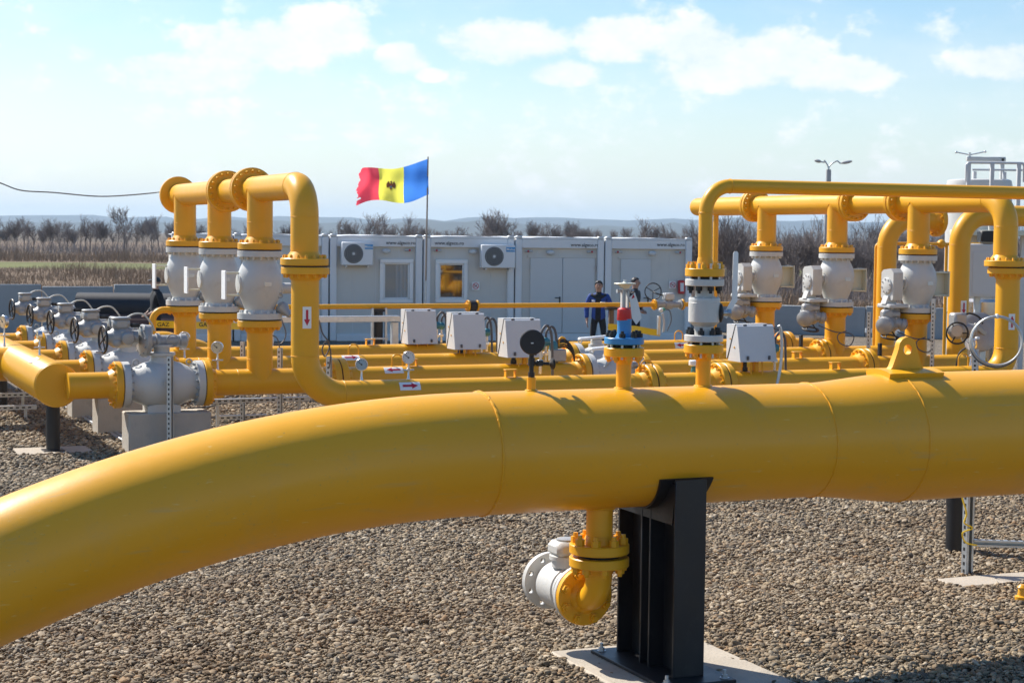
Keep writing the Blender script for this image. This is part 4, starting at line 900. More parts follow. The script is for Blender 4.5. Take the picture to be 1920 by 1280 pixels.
# the three metering rows and the two behind them
rows_lbl = ['yellow pipe run second from the front, through the first left riser', 'yellow pipe run third from the front, through the middle left riser', 'yellow pipe run fourth from the front, through the rear left riser', 'rear yellow pipe run in front of the containers']
HX = uv(gnd(107, 722, ZA))[0]                     # u of the left header
VAL_L = .50                                       # half length of a left valve, flange face to flange face
ROWS = []
for i in range(4):
    v = VB[i]; uV = ru(302 if i == 0 else 302, v) if i == 0 else None
    ROWS.append(v)
uV = ru(303, VB[0], 710)                          # left valve centres share one u
mid = {0: [(632, 'pair'), (1096, 1196, 'valve'), (1620, 'pair')], 1: [(1075, 1160, 'valve'), (1540, 'pair')], 2: [(1470, 'pair')], 3: []}
for i in range(3):
    v = VB[i]; t = thing('gas_pipe', rows_lbl[i], 'pipe', P(0, v)); uR = uR1; uE = uR2 if i < 3 else ru(1345, v)
    cuts = []; segs = []
    for c in mid[i]:
        if c[-1] == 'pair': u = ru(c[0], v, 680); cuts.append((u - FT, u + FT)); pair(t, (u, 0, ZA), (1, 0, 0), PR, FR, FT)
        else:
            ua_, ub_ = ru(c[0], v, 680), ru(c[1], v, 680); cuts.append((ua_ - FT, ub_ + FT))
            for u, sg in ((ua_, -1), (ub_, 1)): gasket(t, (u, 0, ZA), (1, 0, 0), FR * .95, .016); flange(t, (u + sg * .008, 0, ZA), (sg, 0, 0), PR, FR, FT, nb=16)
    x = uV + VAL_L + FT + .008
    for a, b_ in sorted(cuts): segs.append((x, a)); x = b_
    segs.append((x, uE + (1.2 if i < 3 else 0)))
    for a, b_ in segs: run(t, [(a, 0, ZA), (b_, 0, ZA)])
    run(t, [(HX + .1, 0, ZA), (uV - VAL_L - FT, 0, ZA)], name='inlet_pipe')
    flange(t, (uV - VAL_L - .008, 0, ZA), (-1, 0, 0), PR, FR + .01, FT); flange(t, (uV + VAL_L + .008, 0, ZA), (1, 0, 0), PR, FR + .01, FT)
    for sg in (-1, 1): gasket(t, (uV + sg * VAL_L, 0, ZA), (1, 0, 0), FR * .96, .016)
    if i < 3:
        for uu_ in (uR1, uR2):
            zl = rz(487, 599, VB[0]) if uu_ == uR1 else rz(1718, 586.5, VB[0])
            run(t, [(uu_, 0, ZA), (uu_, 0, zl - FT)], name='riser'); flange(t, (uu_, 0, zl - .008), (0, 0, -1), PR, FR, FT); gasket(t, (uu_, 0, zl), (0, 0, 1), FR * .96, .016)
            weld(t, (uu_, 0, ZA + .29), (0, 0, 1), PR, .004); weld(t, (uu_ - .3, 0, ZA), (1, 0, 0), PR, .004)
    for px, kind in {0: [(772, 'p'), (745, 'h'), (1495, 's'), (1340, 'h')], 1: [(663, 'h'), (868, 'p'), (1402, 'h')], 2: [(694, 'p'), (781, 'h'), (1272, 'h')], 3: [(1290, 'h')]}[i]:
        u = ru(px, v, 660)
        (perch if kind in 'ps' else hoop)(t, u, 0, ZA + PR, *(() if kind in 'ps' else (.15, .15)))
    if i == 0: side_sign(t, 733, v, -1, el=48)
    if i == 1: side_sign(t, 654, v, 1, el=55)
    if i == 2: side_sign(t, 1270, v, -1, el=30)
    if i == 1: side_sign(t, 1400, v, -1, el=25)
# two short rows with a valve, left only
for v, lab in ((VB[3], 'short yellow pipe through the fourth valve of the left header'), (VB[4], 'short rearmost yellow pipe through the last valve of the left header')):
  t = thing('gas_pipe', lab, 'pipe', P(0, v))
  run(t, [(HX + .1, 0, ZA), (uV - VAL_L - FT, 0, ZA)]); flange(t, (uV - VAL_L - .008, 0, ZA), (-1, 0, 0), PR, FR + .01, FT); gasket(t, (uV - VAL_L, 0, ZA), (1, 0, 0), FR * .96, .016)
  flange(t, (uV + VAL_L + .008, 0, ZA), (1, 0, 0), PR, FR + .01, FT); run(t, [(uV + VAL_L + FT, 0, ZA), (uV + 2.2, 0, ZA), (uV + 2.2, 0, -.2)], .4)
# left header
HR = .268; vcap = uv(gnd(107, 722, ZA))[1]
t = thing('gas_header', 'fat yellow header pipe with flat end cap at the left', 'pipe', P(HX, vcap))
MB().lathe((0, 0, ZA), (0, 1, 0), [(0, HR * .97), (.012, HR), (14, HR)], 48).build('pipe', 'yellow', t); weld(t, (0, .02, ZA), (0, 1, 0), HR, .007)
run(t, [(-.1, 3.6, ZA), (-6, 3.6, ZA)], name='inlet', r=.235)
n_ = V(.15, -.3, .95).normalized()
MB().box((-.13, 1.05, ZA + HR - .03), (.12, .24, .003), rot=Matrix.Rotation(R_(-28), 3, 'Y')).build('name_plate', 'bright_white', t)
for yy, zz, wd in ((.75, 0, .1), (6, 0, .1)):
    s_ = thing('header_post', 'black tubular post under the near end of the left header' if yy < 2 else 'black tubular post under the far end of the left header', 'post', P(HX, vcap + (.35 if yy < 2 else 5.5)))
    MB().cyl((0, 0, 0), (0, 0, ZA - HR + .05), .085, n=24).build('tube', 'black_paint', s_); MB().box((0, 0, .012), (.26, .26, .02), .003).build('foot_plate', 'black_paint', s_)
pd = MB().box((0, 0, -.02), (.95, .8, .06), .012).build('concrete_pad', 'pad_concrete', None, loc=P(HX, vcap + .35), rot=YAW); tag(pd, 'flat concrete pad under the left header post', 'concrete pad'); PAD.append((HX - .47, HX + .47, vcap - .04, vcap + .74))
# ------------------------------------------------------------------ overhead manifolds
def manifold(label, uM, vcol, zcol, vfl, vend, cap, sgn):
    t = thing('gas_manifold', label, 'pipe', P(uM, 0))
    uo = 0
    run(t, [(0, vend, ZT), (0, vcol, ZT), (0, vcol, zcol + FT)], .36)
    for v in VB[:3]:
        ztop = rz(487, 469, VB[0]) if sgn < 0 else rz(1718, 478, VB[0]); run(t, [(0, v, ZT), (0, v, ztop + FT)], name='drop'); flange(t, (0, v, ztop + .008), (0, 0, 1), PR, FR, FT); gasket(t, (0, v, ztop), (0, 0, 1), FR * .96, .016)
        ring_ = [((PR + .002) * math.cos(a), v + (PR + .002) * math.sin(a), ZT - math.sqrt(max(PR ** 2 - (PR * math.cos(a)) ** 2, 0))) for a in np.linspace(0, 2 * math.pi, 32, endpoint=False)]; MB().tube(ring_, .007, 6, closed=True).build('weld_bead', 'yellow', t)
        weld(t, (0, v, ZT - .42), (0, 0, 1), PR, .004)
    flange(t, (0, vcol, zcol + .009), (0, 0, 1), PR, FR, FT)
    for c_, a_ in (((0, vcol, ZT - .36), (0, 0, 1)), ((0, vcol + .36, ZT), (0, 1, 0))): weld(t, c_, a_, PR, .004)
    for v in vfl: pair(t, (0, v, ZT), (0, 1, 0), PR, FR, FT * .8, hub=(False, False), nb=18)
    if cap == 'blind': flange(t, (0, vend, ZT), (0, 1, 0), PR, FR, FT, hub=False)
    else: MB().lathe((0, vend, ZT), (0, 1, 0), [(0, PR), (.05, PR * .96), (.09, PR * .8), (.12, PR * .5), (.13, .02)], 32).build('end_cap', 'yellow', t)
    return t
manifold('left overhead yellow manifold with blind end flange and down bend', uR1, 0.0, gl_, (VB[1] - .42, VB[0] + .42), VB[2] + .42, 'blind', -1)
mR = manifold('right overhead yellow manifold with rounded end cap and down bend', uR2, 0.0, gr_, (VB[2] + .4, VB[1] - .45, VB[0] + .45), VB[2] + 2.4, 'cap', 1)
# ------------------------------------------------------------------ row of motor driven ball valves at left
def left_valve(label, i):
    v = VB[i]; t = thing('ball_valve', label, 'valve', P(uV, v), group='motor driven valves along the left header')
    L_ = VAL_L
    MB().lathe((-L_, 0, ZA), (1, 0, 0), [(0, .27), (.004, .285), (.085, .285), (.088, .205), (.13, .2), (.19, .225), (.27, .262), (.36, .288), (.45, .3), (.55, .3), (.64, .288), (.73, .262), (.81, .225), (.87, .2), (2 * L_ - .088, .205), (2 * L_ - .085, .285), (2 * L_ - .004, .285), (2 * L_, .27)], 36).build('body', 'white_paint', t)
    for sg in (-1, 1): bolt_ring(t, (sg * (L_ - .088), 0, ZA), (-sg, 0, 0), .24, 16, .017, .03, 'silver')
    MB().lathe((0, 0, ZA + .24), (0, 0, 1), [(0, .16), (.1, .13), (.12, .17), (.15, .17), (.15, .1), (.22, .1), (.22, .14), (.25, .14)], 24).build('bonnet', 'white_paint', t)
    for x_ in (-.32, .34): MB().torus((x_, -.02, ZA + .27), (.3, 1, 0), .035, .009, 14, 6).build('lifting_ring', 'silver', t)
    MB().prism([(-.2, -.3), (.2, -.3), (.2, -.16), (.12, -.14), (-.12, -.14), (-.2, -.16)], (0, -.18, ZA - .1), (1, 0, 0), (0, 0, 1), (0, .36, 0)).build('foot', 'white_paint', t)
    za = ZA + .58
    MB().box((.02, -.302, ZA + .03), (.12, .008, .07), .002).build('name_plate', 'galv', t)
    # gearbox: upright round plate with a horizontal drum to the right
    gb = MB().lathe((-.22, -.03, za - .04), (-1, -.15, 0), [(-.05, .16), (-.03, .2), (.02, .205), (.04, .18), (.05, .1)], 30).build('gear_plate', 'silver', t); bolt_ring(gb, V(-.26, -.036, za - .04), (-1, -.15, 0), .175, 10, .012, .018, 'silver')
    mb = MB(); mb.lathe((-.2, 0, za - .05), (1, 0, 0), [(0, .085), (.12, .085), (.13, .1), (.17, .1), (.18, .075), (.42, .075), (.43, .09), (.5, .09), (.52, .06)], 24); mb.build('drum', 'silver', t)
    mb = MB(); mb.torus((.12, -.09, za - .04), (.2, 1, 0), .075, .008, 18, 6); mb.build('cable_loop', 'silver', t)
    # electric actuator at the left end of it
    mb = MB(); mb.lathe((-.3, 0, za), (-1, 0, 0), [(0, .09), (.08, .09), (.085, .12), (.2, .125), (.3, .12), (.33, .09), (.4, .07)], 24); mb.box((-.47, 0, za + .02), (.2, .22, .22), .05); mb.build('actuator', 'silver', t)
    MB().lathe((-.44, -.08, za + .0), (0, -1, -.1), [(0, .085), (.06, .085), (.09, .07), (.1, .04)], 20).build('motor', 'silver', t)
    MB().lathe((-.56, -.06, za - .06), (-.2, -1, 0), [(0, .05), (.06, .05), (.075, .03)], 14).build('switch_cap', 'silver', t)
    h_ = MB(); h_.box((-.5, 0, za + .17), (.21, .18, .16), .045); h_.box((-.5, 0, za + .24), (.225, .19, .03), .014); hd = h_.build('terminal_box', 'silver', t)
    MB().box((-.33, -.02, za + .15), (.12, .05, .05), .012).build('cable_gland', 'black', hd)
    MB().tube(spline([(-.42, 0, za + .25), (-.33, 0, za + .29), (-.22, 0, za + .28), (-.13, 0, za + .18), (-.08, .02, za + .08)], 5), .011, 8).build('cable', 'cable_white', hd)
    wc = V(-.72, -.02, za - .02); ax = V(-1, -.14, 0).normalized(); hw = MB().torus(wc, ax, .165, .014, 26, 8).build('handwheel', 'black', t)
    x_, y_, _ = frame(ax); mb = MB()
    for k in range(4): a = k * math.pi / 2 + .5; mb.tube([wc, wc + (x_ * math.cos(a) + y_ * math.sin(a)) * .155], .009, 6)
    mb.cyl(wc, wc - ax * .06, .02, n=10); mb.build('spokes', 'black', hw)
    MB().cyl(wc + y_ * -.15 , wc + y_ * -.15 + ax * .09, .01, n=8).build('crank_knob', 'steel', hw)
    return t
lv = ['nearest motor driven valve on the left header, largest of the row', 'second motor driven valve from the front on the left header', 'middle motor driven valve of the five on the left header', 'fourth motor driven valve from the front on the left header', 'farthest motor driven valve on the left header, before the grey wall']
proto = left_valve(lv[0], 0)
for i in range(1, 5): c = tree_copy(proto); c.location = P(uV, VB[i]); c['label'] = lv[i]
# concrete plinths below them
for i in range(4):
    v = VB[i]; hb = rz(300, 771, VB[0])
    o = MB().box((0, 0, hb / 2), (1.02, .46, hb), .015).build('concrete_plinth', 'concrete', None, loc=P(uV + .06, v), rot=YAW)
    tag(o, ['concrete block under the nearest left valve', 'concrete block under the second left valve', 'concrete block under the third left valve', 'concrete block under the fourth left valve'][i], 'concrete block', 'blocks under the left valves')
    MB().box((.02, 0, hb + (.35 * .1)), (.1, .3, .2), .01).build('shim', 'yellow', o)
# ------------------------------------------------------------------ upright white valves on the risers
zl1, zl2 = rz(487, 599, VB[0]), rz(487, 469, VB[0]); zr1, zr2 = rz(1718, 586.5, VB[0]), rz(1718, 478, VB[0])
def upright_valve(label, u, v, z0, z1, left):
    H = z1 - z0; t = thing('upright_valve', label, 'valve', P(u, v, z0 + .008), group='upright white valves on the left risers' if left else 'upright white valves on the right risers'); H -= .016
    MB().lathe((0, 0, 0), (0, 0, 1), [(0, .27), (.003, .282), (.075, .282), (.078, .2), (.12, .185), (.2, .218), (.3, .258), (.4, .28), (.5, .285), (.58, .272), (.66, .242), (.72, .212), (H - .078, .2), (H - .075, .282), (H - .003, .282), (H, .27)], 40).build('body', 'white_paint', t)
    bolt_ring(t, (0, 0, .078), (0, 0, 1), .24, 16, .018, .035, 'white_paint'); bolt_ring(t, (0, 0, H - .078), (0, 0, -1), .24, 16, .018, .035, 'white_paint')
    MB().lathe((-.16, 0, H * .52), (-1, 0, 0), [(0, .15), (.09, .14), (.1, .12), (.125, .12), (.13, .07)], 24).build('trunnion', 'white_paint', t)
    MB().box((.03, -.286, H * .52), (.1, .008, .06), .002).build('name_plate', 'galv', t)
    if left:
        MB().box((-.46, 0, H * .5), (.02, .2, .36), .003).build('mounting_plate', 'bright_white', t)
        for z_ in (.15, -.13): MB().cyl((-.27, 0, H * .5 + z_), (-.45, 0, H * .5 + z_), .012, n=8).build('standoff', 'cream', t)
        mb = MB(); mb.lathe((.2, .02, H * .45), (1, 0, 0), [(0, .1), (.08, .1), (.1, .07), (.2, .07)], 18); mb.build('side_port', 'white_paint', t)
        mb = MB(); mb.lathe((.24, -.1, .16), (.4, -.6, -.5), [(0, .08), (.05, .09), (.12, .05), (.2, .03)], 14); mb.torus((.22, -.16, .3), (.3, 1, 0), .03, .008, 12, 6); mb.build('drain_fitting', 'silver', t)
    else:
        gb = MB(); gb.prism([(-.15, -.2), (-.13, -.235), (.1, -.235), (.15, -.19), (.15, .17), (.1, .21), (-.08, .23), (-.15, .17)], (-.36, 0, H * .5), (0, 1, 0), (0, 0, 1), (-.17, 0, 0)); g_ = gb.build('gear_case', 'white_paint', t)
        MB().lathe((-.53, 0, H * .47), (-1, 0, 0), [(0, .12), (.02, .12), (.025, .11)], 26).build('cover', 'white_paint', g_); bolt_ring(g_, (-.552, 0, H * .47), (-1, 0, 0), .1, 8, .012, .016, 'silver')
        MB().cyl((-.2, 0, H * .5), (-.36, 0, H * .5), .085, n=18).build('stem_housing', 'white_paint', g_)
        MB().box((-.42, 0, .1), (.34, .34, .06), .015).build('arm_plate', 'white_paint', t); MB().prism([(-.1, 0), (.1, 0), (.05, .12), (-.05, .12)], (-.5, -.06, .13), (1, 0, 0), (0, 0, 1), (0, .12, 0)).build('arm_rib', 'white_paint', t)
        mb = MB(); mb.cyl((-.48, 0, .08), (-.48, 0, -.08), .09, n=18); mb.lathe((-.48, 0, -.08), (0, 0, -1), [(0, .13), (.05, .16), (.14, .15), (.2, .08)], 20); mb.box((-.5, -.05, -.02), (.26, .2, .1), .03); ac = mb.build('actuator', 'silver', t)
        mb = MB(); mb.lathe((-.5, -.05, -.14), (-.8, -.5, -.2), [(0, .11), (.12, .11), (.16, .135), (.24, .125), (.28, .06)], 18); mb.build('motor', 'silver', ac)
        mb = MB(); mb.lathe((-.44, -.06, -.14), (.8, -.5, -.25), [(0, .085), (.1, .08), (.12, .095), (.17, .09), (.2, .04)], 16); mb.build('gear_arm', 'silver', ac)
        mb = MB()
        for k in range(4): mb.tube(fillet([(-.5 - .04 * k, -.06, -.08), (-.5 - .04 * k, -.06, .06), (-.43, -.03, .07)], .03, 4), .012, 8)
        mb.build('cable_tubes', 'cable', ac)
        MB().box((-.6, -.1, -.02), (.17, .13, .14), .03).build('terminal_box', 'silver', ac); MB().box((-.36, .05, .0), (.12, .16, .2), .02).build('bracket', 'silver', ac)
        bolt_ring(ac, (-.48, 0, -.08), (0, 0, 1), .14, 8, .014, .02, 'galv')
        MB().box((-.62, .02, -1.0), (.05, .05, 1.1), .004).build('pedestal', 'black_paint', t)
        hw = MB().torus((-.46, 0, -.36), (0, -.25, 1), .13, .014, 22, 8).build('handwheel', 'black', ac); mb = MB()
        for k in range(4): a = k * math.pi / 2 + .4; mb.tube([(-.46, 0, -.24), (-.46 + .13 * math.cos(a), .13 * math.sin(a), -.36 + .03 * math.sin(a))], .01, 6)
        mb.build('spokes', 'black', hw)
        for y_, z_ in ((-.13, .16), (-.13, -.1)): MB().torus((-.19, y_, H * .5 + z_), (1, .3, 0), .03, .009, 12, 6).build('lifting_ring', 'silver', t)
        for nm, z_ in (('bracket_flange', .17), ('bracket_flange', -.17)): MB().box((.36, 0, H * .5 + z_), (.24, .22, .02), .003).build(nm, 'cream', t)
        MB().prism([(0, -.16), (.24, -.16), (.24, .16), (0, .16)], (.24, -.01, H * .5), (1, 0, 0), (0, 0, 1), (0, .02, 0)).build('bracket_web', 'cream', t); MB().box((.49, 0, H * .5), (.02, .24, .38), .003).build('bracket_plate', 'cream', t)
    return t
for side, u, z0, z1 in ((1, uR1, zl1, zl2), (0, uR2, zr1, zr2)):
    nm = ('left', 'behind the bent pipe') if side else ('right', '')
    L1 = (['front upright white valve on the left risers, beside the tall bent pipe', 'middle upright white valve on the left risers', 'rear upright white valve on the left risers, behind the man in black'] if side else
          ['front upright white valve on the right risers, above the lifting eye', 'middle upright white valve on the right risers', 'rear upright white valve on the right risers, nearest the white lever valve'])
    pr = upright_valve(L1[0], u, VB[0], z0, z1, bool(side))
    for i in (1, 2): c = tree_copy(pr); c.location = P(u, VB[i], z0 + .008); c['label'] = L1[i]
# ------------------------------------------------------------------ in-line white valves on the middle rows
for i, (pa, pb) in ((0, (1096, 1196)), (1, (1075, 1160))):
    v = VB[i]; ua_, ub_ = ru(pa, v, 680) + .008, ru(pb, v, 680) - .008; Lh = ub_ - ua_
    t = thing('inline_valve', 'white in-line valve with plastic wrapped lever behind the blue valve' if i == 0 else 'white in-line valve in front of the man in blue', 'valve', P(ua_, v))
    MB().lathe((0, 0, ZA), (1, 0, 0), [(0, .27), (.003, .28), (.08, .28), (.083, .2), (.14, .185), (Lh * .3, .2), (Lh * .42, .235), (Lh * .58, .235), (Lh * .7, .2), (Lh - .14, .185), (Lh - .083, .2), (Lh - .08, .28), (Lh - .003, .28), (Lh, .27)], 34).build('body', 'white_paint', t)
    for x_, a_ in ((.083, 1), (Lh - .083, -1)): bolt_ring(t, (x_, 0, ZA), (a_, 0, 0), .24, 16, .017, .03, 'white_paint')
    MB().lathe((Lh * .5, 0, ZA + .2), (0, 0, 1), [(0, .12), (.06, .12), (.06, .09), (.12, .09), (.14, .05)], 20).build('bonnet', 'white_paint', t)
    MB().torus((.1, 0, ZA + .31), (0, 1, 0), .03, .009, 12, 6).build('lifting_ring', 'silver', t)
    mb = MB(); mb.box((Lh * .45, -.03, ZA + .36), (Lh * .75, .09, .045), .02, Matrix.Rotation(R_(-4), 3, 'Y')); mb.build('wrapped_lever', 'bright_white', t)
    if i == 0:
        mb = MB(); mb.tube(spline([(.22, -.16, ZA + .1), (.3, -.18, ZA + .22), (.42, -.17, ZA + .3), (.6, -.15, ZA + .32)], 5), .02, 8); mb.build('hose', 'galv', t)
        mb = MB(); mb.lathe((.55, -.17, ZA + .12), (0, -1, .2), [(0, .05), (.05, .05), (.06, .07), (.08, .07), (.1, .03)], 14); mb.box((.7, -.17, ZA + .13), (.14, .08, .07), .015); mb.build('vent_valve', 'silver', t)
# ------------------------------------------------------------------ slim pipe in front of the containers
VT = 9.2; zT = rz(850, 573.5, VT); RT = .043
t = thing('slim_pipe', 'slim yellow pipe running level in front of the containers', 'pipe', P(0, VT)); ub1, ub2 = ru(1229, VT, 570), ru(1277, VT, 570); ui = ru(886, VT, 573)
run(t, [(ru(420, VT, 573), 0, zT), (ui - .07, 0, zT)], r=RT, n=20); run(t, [(ui + .07, 0, zT), (ub1, 0, zT)], r=RT, n=20); run(t, [(ub2, 0, zT), (ru(1420, VT, 570), 0, zT)], r=RT, n=20)
for u, sg in ((ui - .07, -1), (ui + .07, 1), (ub1 - .01, -1), (ub2 + .01, 1)): flange(t, (u, 0, zT), (sg, 0, 0), RT, .1, .03, nb=8, br=.012, bh=.02, hub_len=.03)
j = thing('insulating_joint', 'black joint between two small flanges on the slim pipe', 'pipe joint', P(ui, VT, zT)); MB().lathe((-.065, 0, 0), (1, 0, 0), [(0, .075), (.01, .098), (.12, .098), (.13, .075)], 10).build('sleeve', 'rubber', j); bolt_ring(j, (-.1, 0, 0), (-1, 0, 0), .085, 8, .008, .03, 'yellow')
b_ = thing('small_ball_valve', 'small silver ball valve on the slim pipe near the black handwheel', 'valve', P((ub1 + ub2) / 2, VT, zT)); hl = (ub2 - ub1) / 2
MB().lathe((-hl + .002, 0, 0), (1, 0, 0), [(0, .09), (.03, .09), (.032, .06), (hl * .7, .06), (hl * .75, .085), (hl * 1.25, .085), (hl * 1.3, .06), (2 * hl - .036, .06), (2 * hl - .034, .09), (2 * hl - .004, .09)], 24).build('body', 'silver', b_)
MB().box((0, 0, .15), (.2, .14, .13), .02).build('gear_case', 'white_paint', b_); MB().cyl((0, 0, .06), (0, 0, .1), .05, n=14).build('stem', 'silver', b_)
hwu = ru(1232, VT, 545) - (ub1 + ub2) / 2; hwz = rz(1232, 547, VT) - zT; hw = MB().torus((hwu, .16, hwz), (.25, 1, 0), .155, .011, 30, 8).build('handwheel', 'black', b_); mb = MB()
for k in range(3): a = k * 2.094 + .5; mb.tube([(hwu, .16, hwz), (hwu + .15 * math.cos(a), .16 - .04 * math.cos(a), hwz + .15 * math.sin(a))], .008, 6)
mb.tube([(hwu, .16, hwz), (hwu, .05, hwz - .03), (0, 0, .14)], .013, 8); mb.build('spokes', 'black', hw)
for px, lab in ((709, 'black post with clamps carrying the slim pipe at left'), (1146, 'dark brown post carrying the slim pipe beside the man in blue')):
    u = ru(px, VT, 600); s_ = thing('slim_pipe_post', lab, 'post', P(u, VT)); MB().cyl((0, 0, 0), (0, 0, zT - RT - .05), .085 if px < 800 else .05, n=18).build('tube', 'black_paint' if px < 800 else 'wood', s_)
    MB().box((0, 0, zT - RT - .025), (.2, .16, .045), .006).build('cradle', 'black_paint', s_)
    if px < 800:
        for z_ in (zT - .17, zT - .55): mb = MB(); mb.box((0, -.095, z_), (.3, .03, .035), .004); mb.build('clamp', 'galv', s_)
        for x_ in (-.125, .12): MB().box((x_, -.06, zT - .4), (.04, .04, .75), .004).build('riser_channel', 'galv', s_)
# cable tray behind the left column
ctl, ctr = ru(440, VT - .6, 600), ru(748, VT - .6, 596); zc = rz(650, 598, VT - .6)
t = thing('cable_tray', 'pale metal cable tray level behind the tall bent pipe', 'cable tray', P(0, VT - .6)); MB().box(((ctl + ctr) / 2, 0, zc), (ctr - ctl, .16, .1), .006).build('tray', 'galv', t); MB().box((ctr - .08, 0, zc / 2 - .03), (.12, .1, zc - .06), .006).build('leg', 'galv', t); MB().box((ctl + .6, 0, zc / 2 - .03), (.1, .1, zc - .06), .006).build('leg', 'galv', t)
# ------------------------------------------------------------------ meter boxes
def meter_box(label, px0, px1, py0, py1, v):
    u0, u1 = ru(px0, v, py1), ru(px1, v, py1); z0, z1 = rz(px0, py1 - 4, v), rz(px0, py0, v); w_, h_ = (u1 - u0) * .84, z1 - z0; D = .36
    t = thing('meter_box', label, 'meter box', P(u0 + (u1 - u0) * .58, v, 0), group='meter boxes on the pipe rows')
    pr = [(D * .55, z0 + .02), (D * .55, z1), (-D * .1, z1), (-D * .22, z1 - h_ * .07), (-D * .5, z0 + h_ * .0), (D * .3, z0)]
    back = [(D * .5, z0 + .03), (D * .5, z1), (-D * .12, z1), (D * .42, z0 + .03)]
    lid = [(D * .4, z0), (-D * .14, z1 - .004), (-D * .22, z1 - h_ * .05), (-D * .5, z0)]
    MB().prism(back, (-w_ / 2, 0, 0), (0, 1, 0), (0, 0, 1), (w_, 0, 0)).build('case', 'grey_box', t)
    l_ = MB().prism([(a - .012, b) for a, b in lid], (-w_ / 2 - .006, 0, 0), (0, 1, 0), (0, 0, 1), (w_ + .012, 0, 0)).build('lid', 'grey_box', t)
    MB().prism([(D * .42, z0 + .035), (D * .4, z0 + .03), (-D * .145, z1 + .002), (-D * .125, z1 + .004)], (-w_ / 2 - .009, 0, 0), (0, 1, 0), (0, 0, 1), (w_ + .018, 0, 0)).build('seal', 'cable', t)
    for s_ in (-.28, .28): MB().box((s_ * w_, -D * .17, z1 - .012), (.05, .06, .02), .006).build('hinge', 'cable', l_)
    MB().cyl((-w_ / 2 - .012, D * .2, z1 - h_ * .4), (-w_ / 2 - .006, D * .2, z1 - h_ * .4), .012, n=8).build('plug', 'yellow_cap', t)
    MB().cyl((-w_ / 2 - .014, -D * .1, z1 - h_ * .62), (-w_ / 2 - .006, -D * .1, z1 - h_ * .62), .012, n=8).build('plug', 'yellow_cap', t)
    for s_ in (-.3, .3): MB().box((s_ * w_, -D * .5 - .012, z0 + .05), (.03, .02, .05), .004).build('latch', 'cable', l_)
    mb = MB(); mb.cyl((-w_ * .18, 0, ZA + PR - .02), (-w_ * .18, 0, z0 + .03), .03, n=12); mb.cyl((-w_ * .18, 0, ZA + PR), (-w_ * .18, 0, ZA + PR + .05), .042, n=6); mb.build('stem', 'black', t)
    mb = MB(); mb.cyl((w_ * .12, -.02, ZA + PR - .02), (w_ * .12, -.02, z0 + .02), .035, n=12); mb.build('manifold_block', 'yellow', t)
    hoop(t, w_ * .05, -.1, ZA + PR * .8, .17, .2)
    return t
meter_box('grey meter box on the rear pipe row, farthest left of the three together', 748, 812, 580, 648, VB[2])
meter_box('grey meter box in the middle of the three left of the black gauge', 834, 902, 586, 658, VB[1])
meter_box('grey meter box right behind the black pressure gauge', 930, 1006, 597, 673, VB[0])
meter_box('grey meter box standing alone right of the white lever valve', 1362, 1441, 608, 681, 0)
def transmitter(label, px, pyt, pyb, v, hook=True):
    u = ru(px, v, pyb); zt_ = rz(px, pyt, v); zb_ = ZA + PR; t = thing('transmitter', label, 'transmitter', P(u, v, zb_), group='transmitters with looped conduits'); h_ = zt_ - zb_
    MB().tube(spline([(.09, 0, -.06), (.08, 0, h_ * .5), (.06, 0, h_ * .86), (.0, 0, h_), (-.07, 0, h_ * .86), (-.08, 0, h_ * .66)], 6), .017, 10).build('conduit', 'cable', t)
    mb = MB(); mb.ball((-.08, 0, h_ * .58), (.062, .05, .062), 14, 8); mb.lathe((-.12, 0, h_ * .58), (1, 0, 0), [(0, .05), (.08, .05)], 14); mb.build('head', 'teal', t)
    MB().cyl((-.08, 0, 0), (-.08, 0, h_ * .5), .018, n=10).build('stem', 'steel', t); MB().box((-.08, 0, h_ * .25), (.07, .05, .05), .008).build('manifold', 'steel', t)
    return t
transmitter('teal transmitter with looped conduit right of the leftmost meter box', 828, 585, 650, VB[2]); transmitter('teal transmitter with looped conduit right of the middle meter box', 912, 595, 660, VB[1])
transmitter('second looped conduit beyond the leftmost meter box', 836, 588, 650, VB[2] + .25); transmitter('second looped conduit beyond the middle meter box', 922, 597, 660, VB[1] + .25)
transmitter('looped conduit and transmitter rising right behind the black gauge', 1024, 610, 690, .3); transmitter('looped conduit beyond the black gauge with yellow cap', 1033, 612, 680, VB[0]); transmitter('blue transmitter with long hanging cable right of the lone meter box', 1462, 622, 700, .0)
mb = MB()
for k in range(4): mb.tube(spline([(0, 0, .3 - .03 * k), (.12, -.02, .3 - .03 * k), (.24, 0, .16 - .02 * k), (.27, .02, -.06)], 5), .012, 7)
tb = thing('junction_box', 'small silver junction box with black hoses behind the black gauge', 'junction box', P(ru(1045, VB[0], 660), VB[0], ZA + PR)); MB().box((0, 0, .1), (.22, .14, .17), .015).build('case', 'silver', tb); stuff(mb.build('hoses', 'rubber', tb)); MB().lathe((-.06, 0, .18), (0, 0, 1), [(0, .06), (.08, .06), (.12, .03)], 14).build('knob', 'teal', tb); MB().tube(fillet([(.02, 0, .22), (.02, 0, .34), (.12, 0, .34), (.12, 0, .28)], .05, 5), .016, 8).build('elbow_tube', 'yellow', tb)
sm = thing('small_sensor', 'small blue and white sensor left of the white valve stub', 'sensor', P(ru(1300, .05, 690), .05, ZA + PR - .02)); MB().lathe((0, 0, .1), (0, 0, 1), [(0, .05), (.01, .06), (.06, .06), (.07, .05)], 16).build('cap', 'bright_white', sm); MB().lathe((0, 0, -.08), (.2, 0, 1), [(0, .02), (.06, .025), (.1, .05), (.16, .05), (.18, .03)], 12).build('body', 'teal', sm); MB().cyl((-.02, -.03, -.06), (-.1, -.05, -.14), .02, n=8).build('nozzle', 'white_paint', sm)
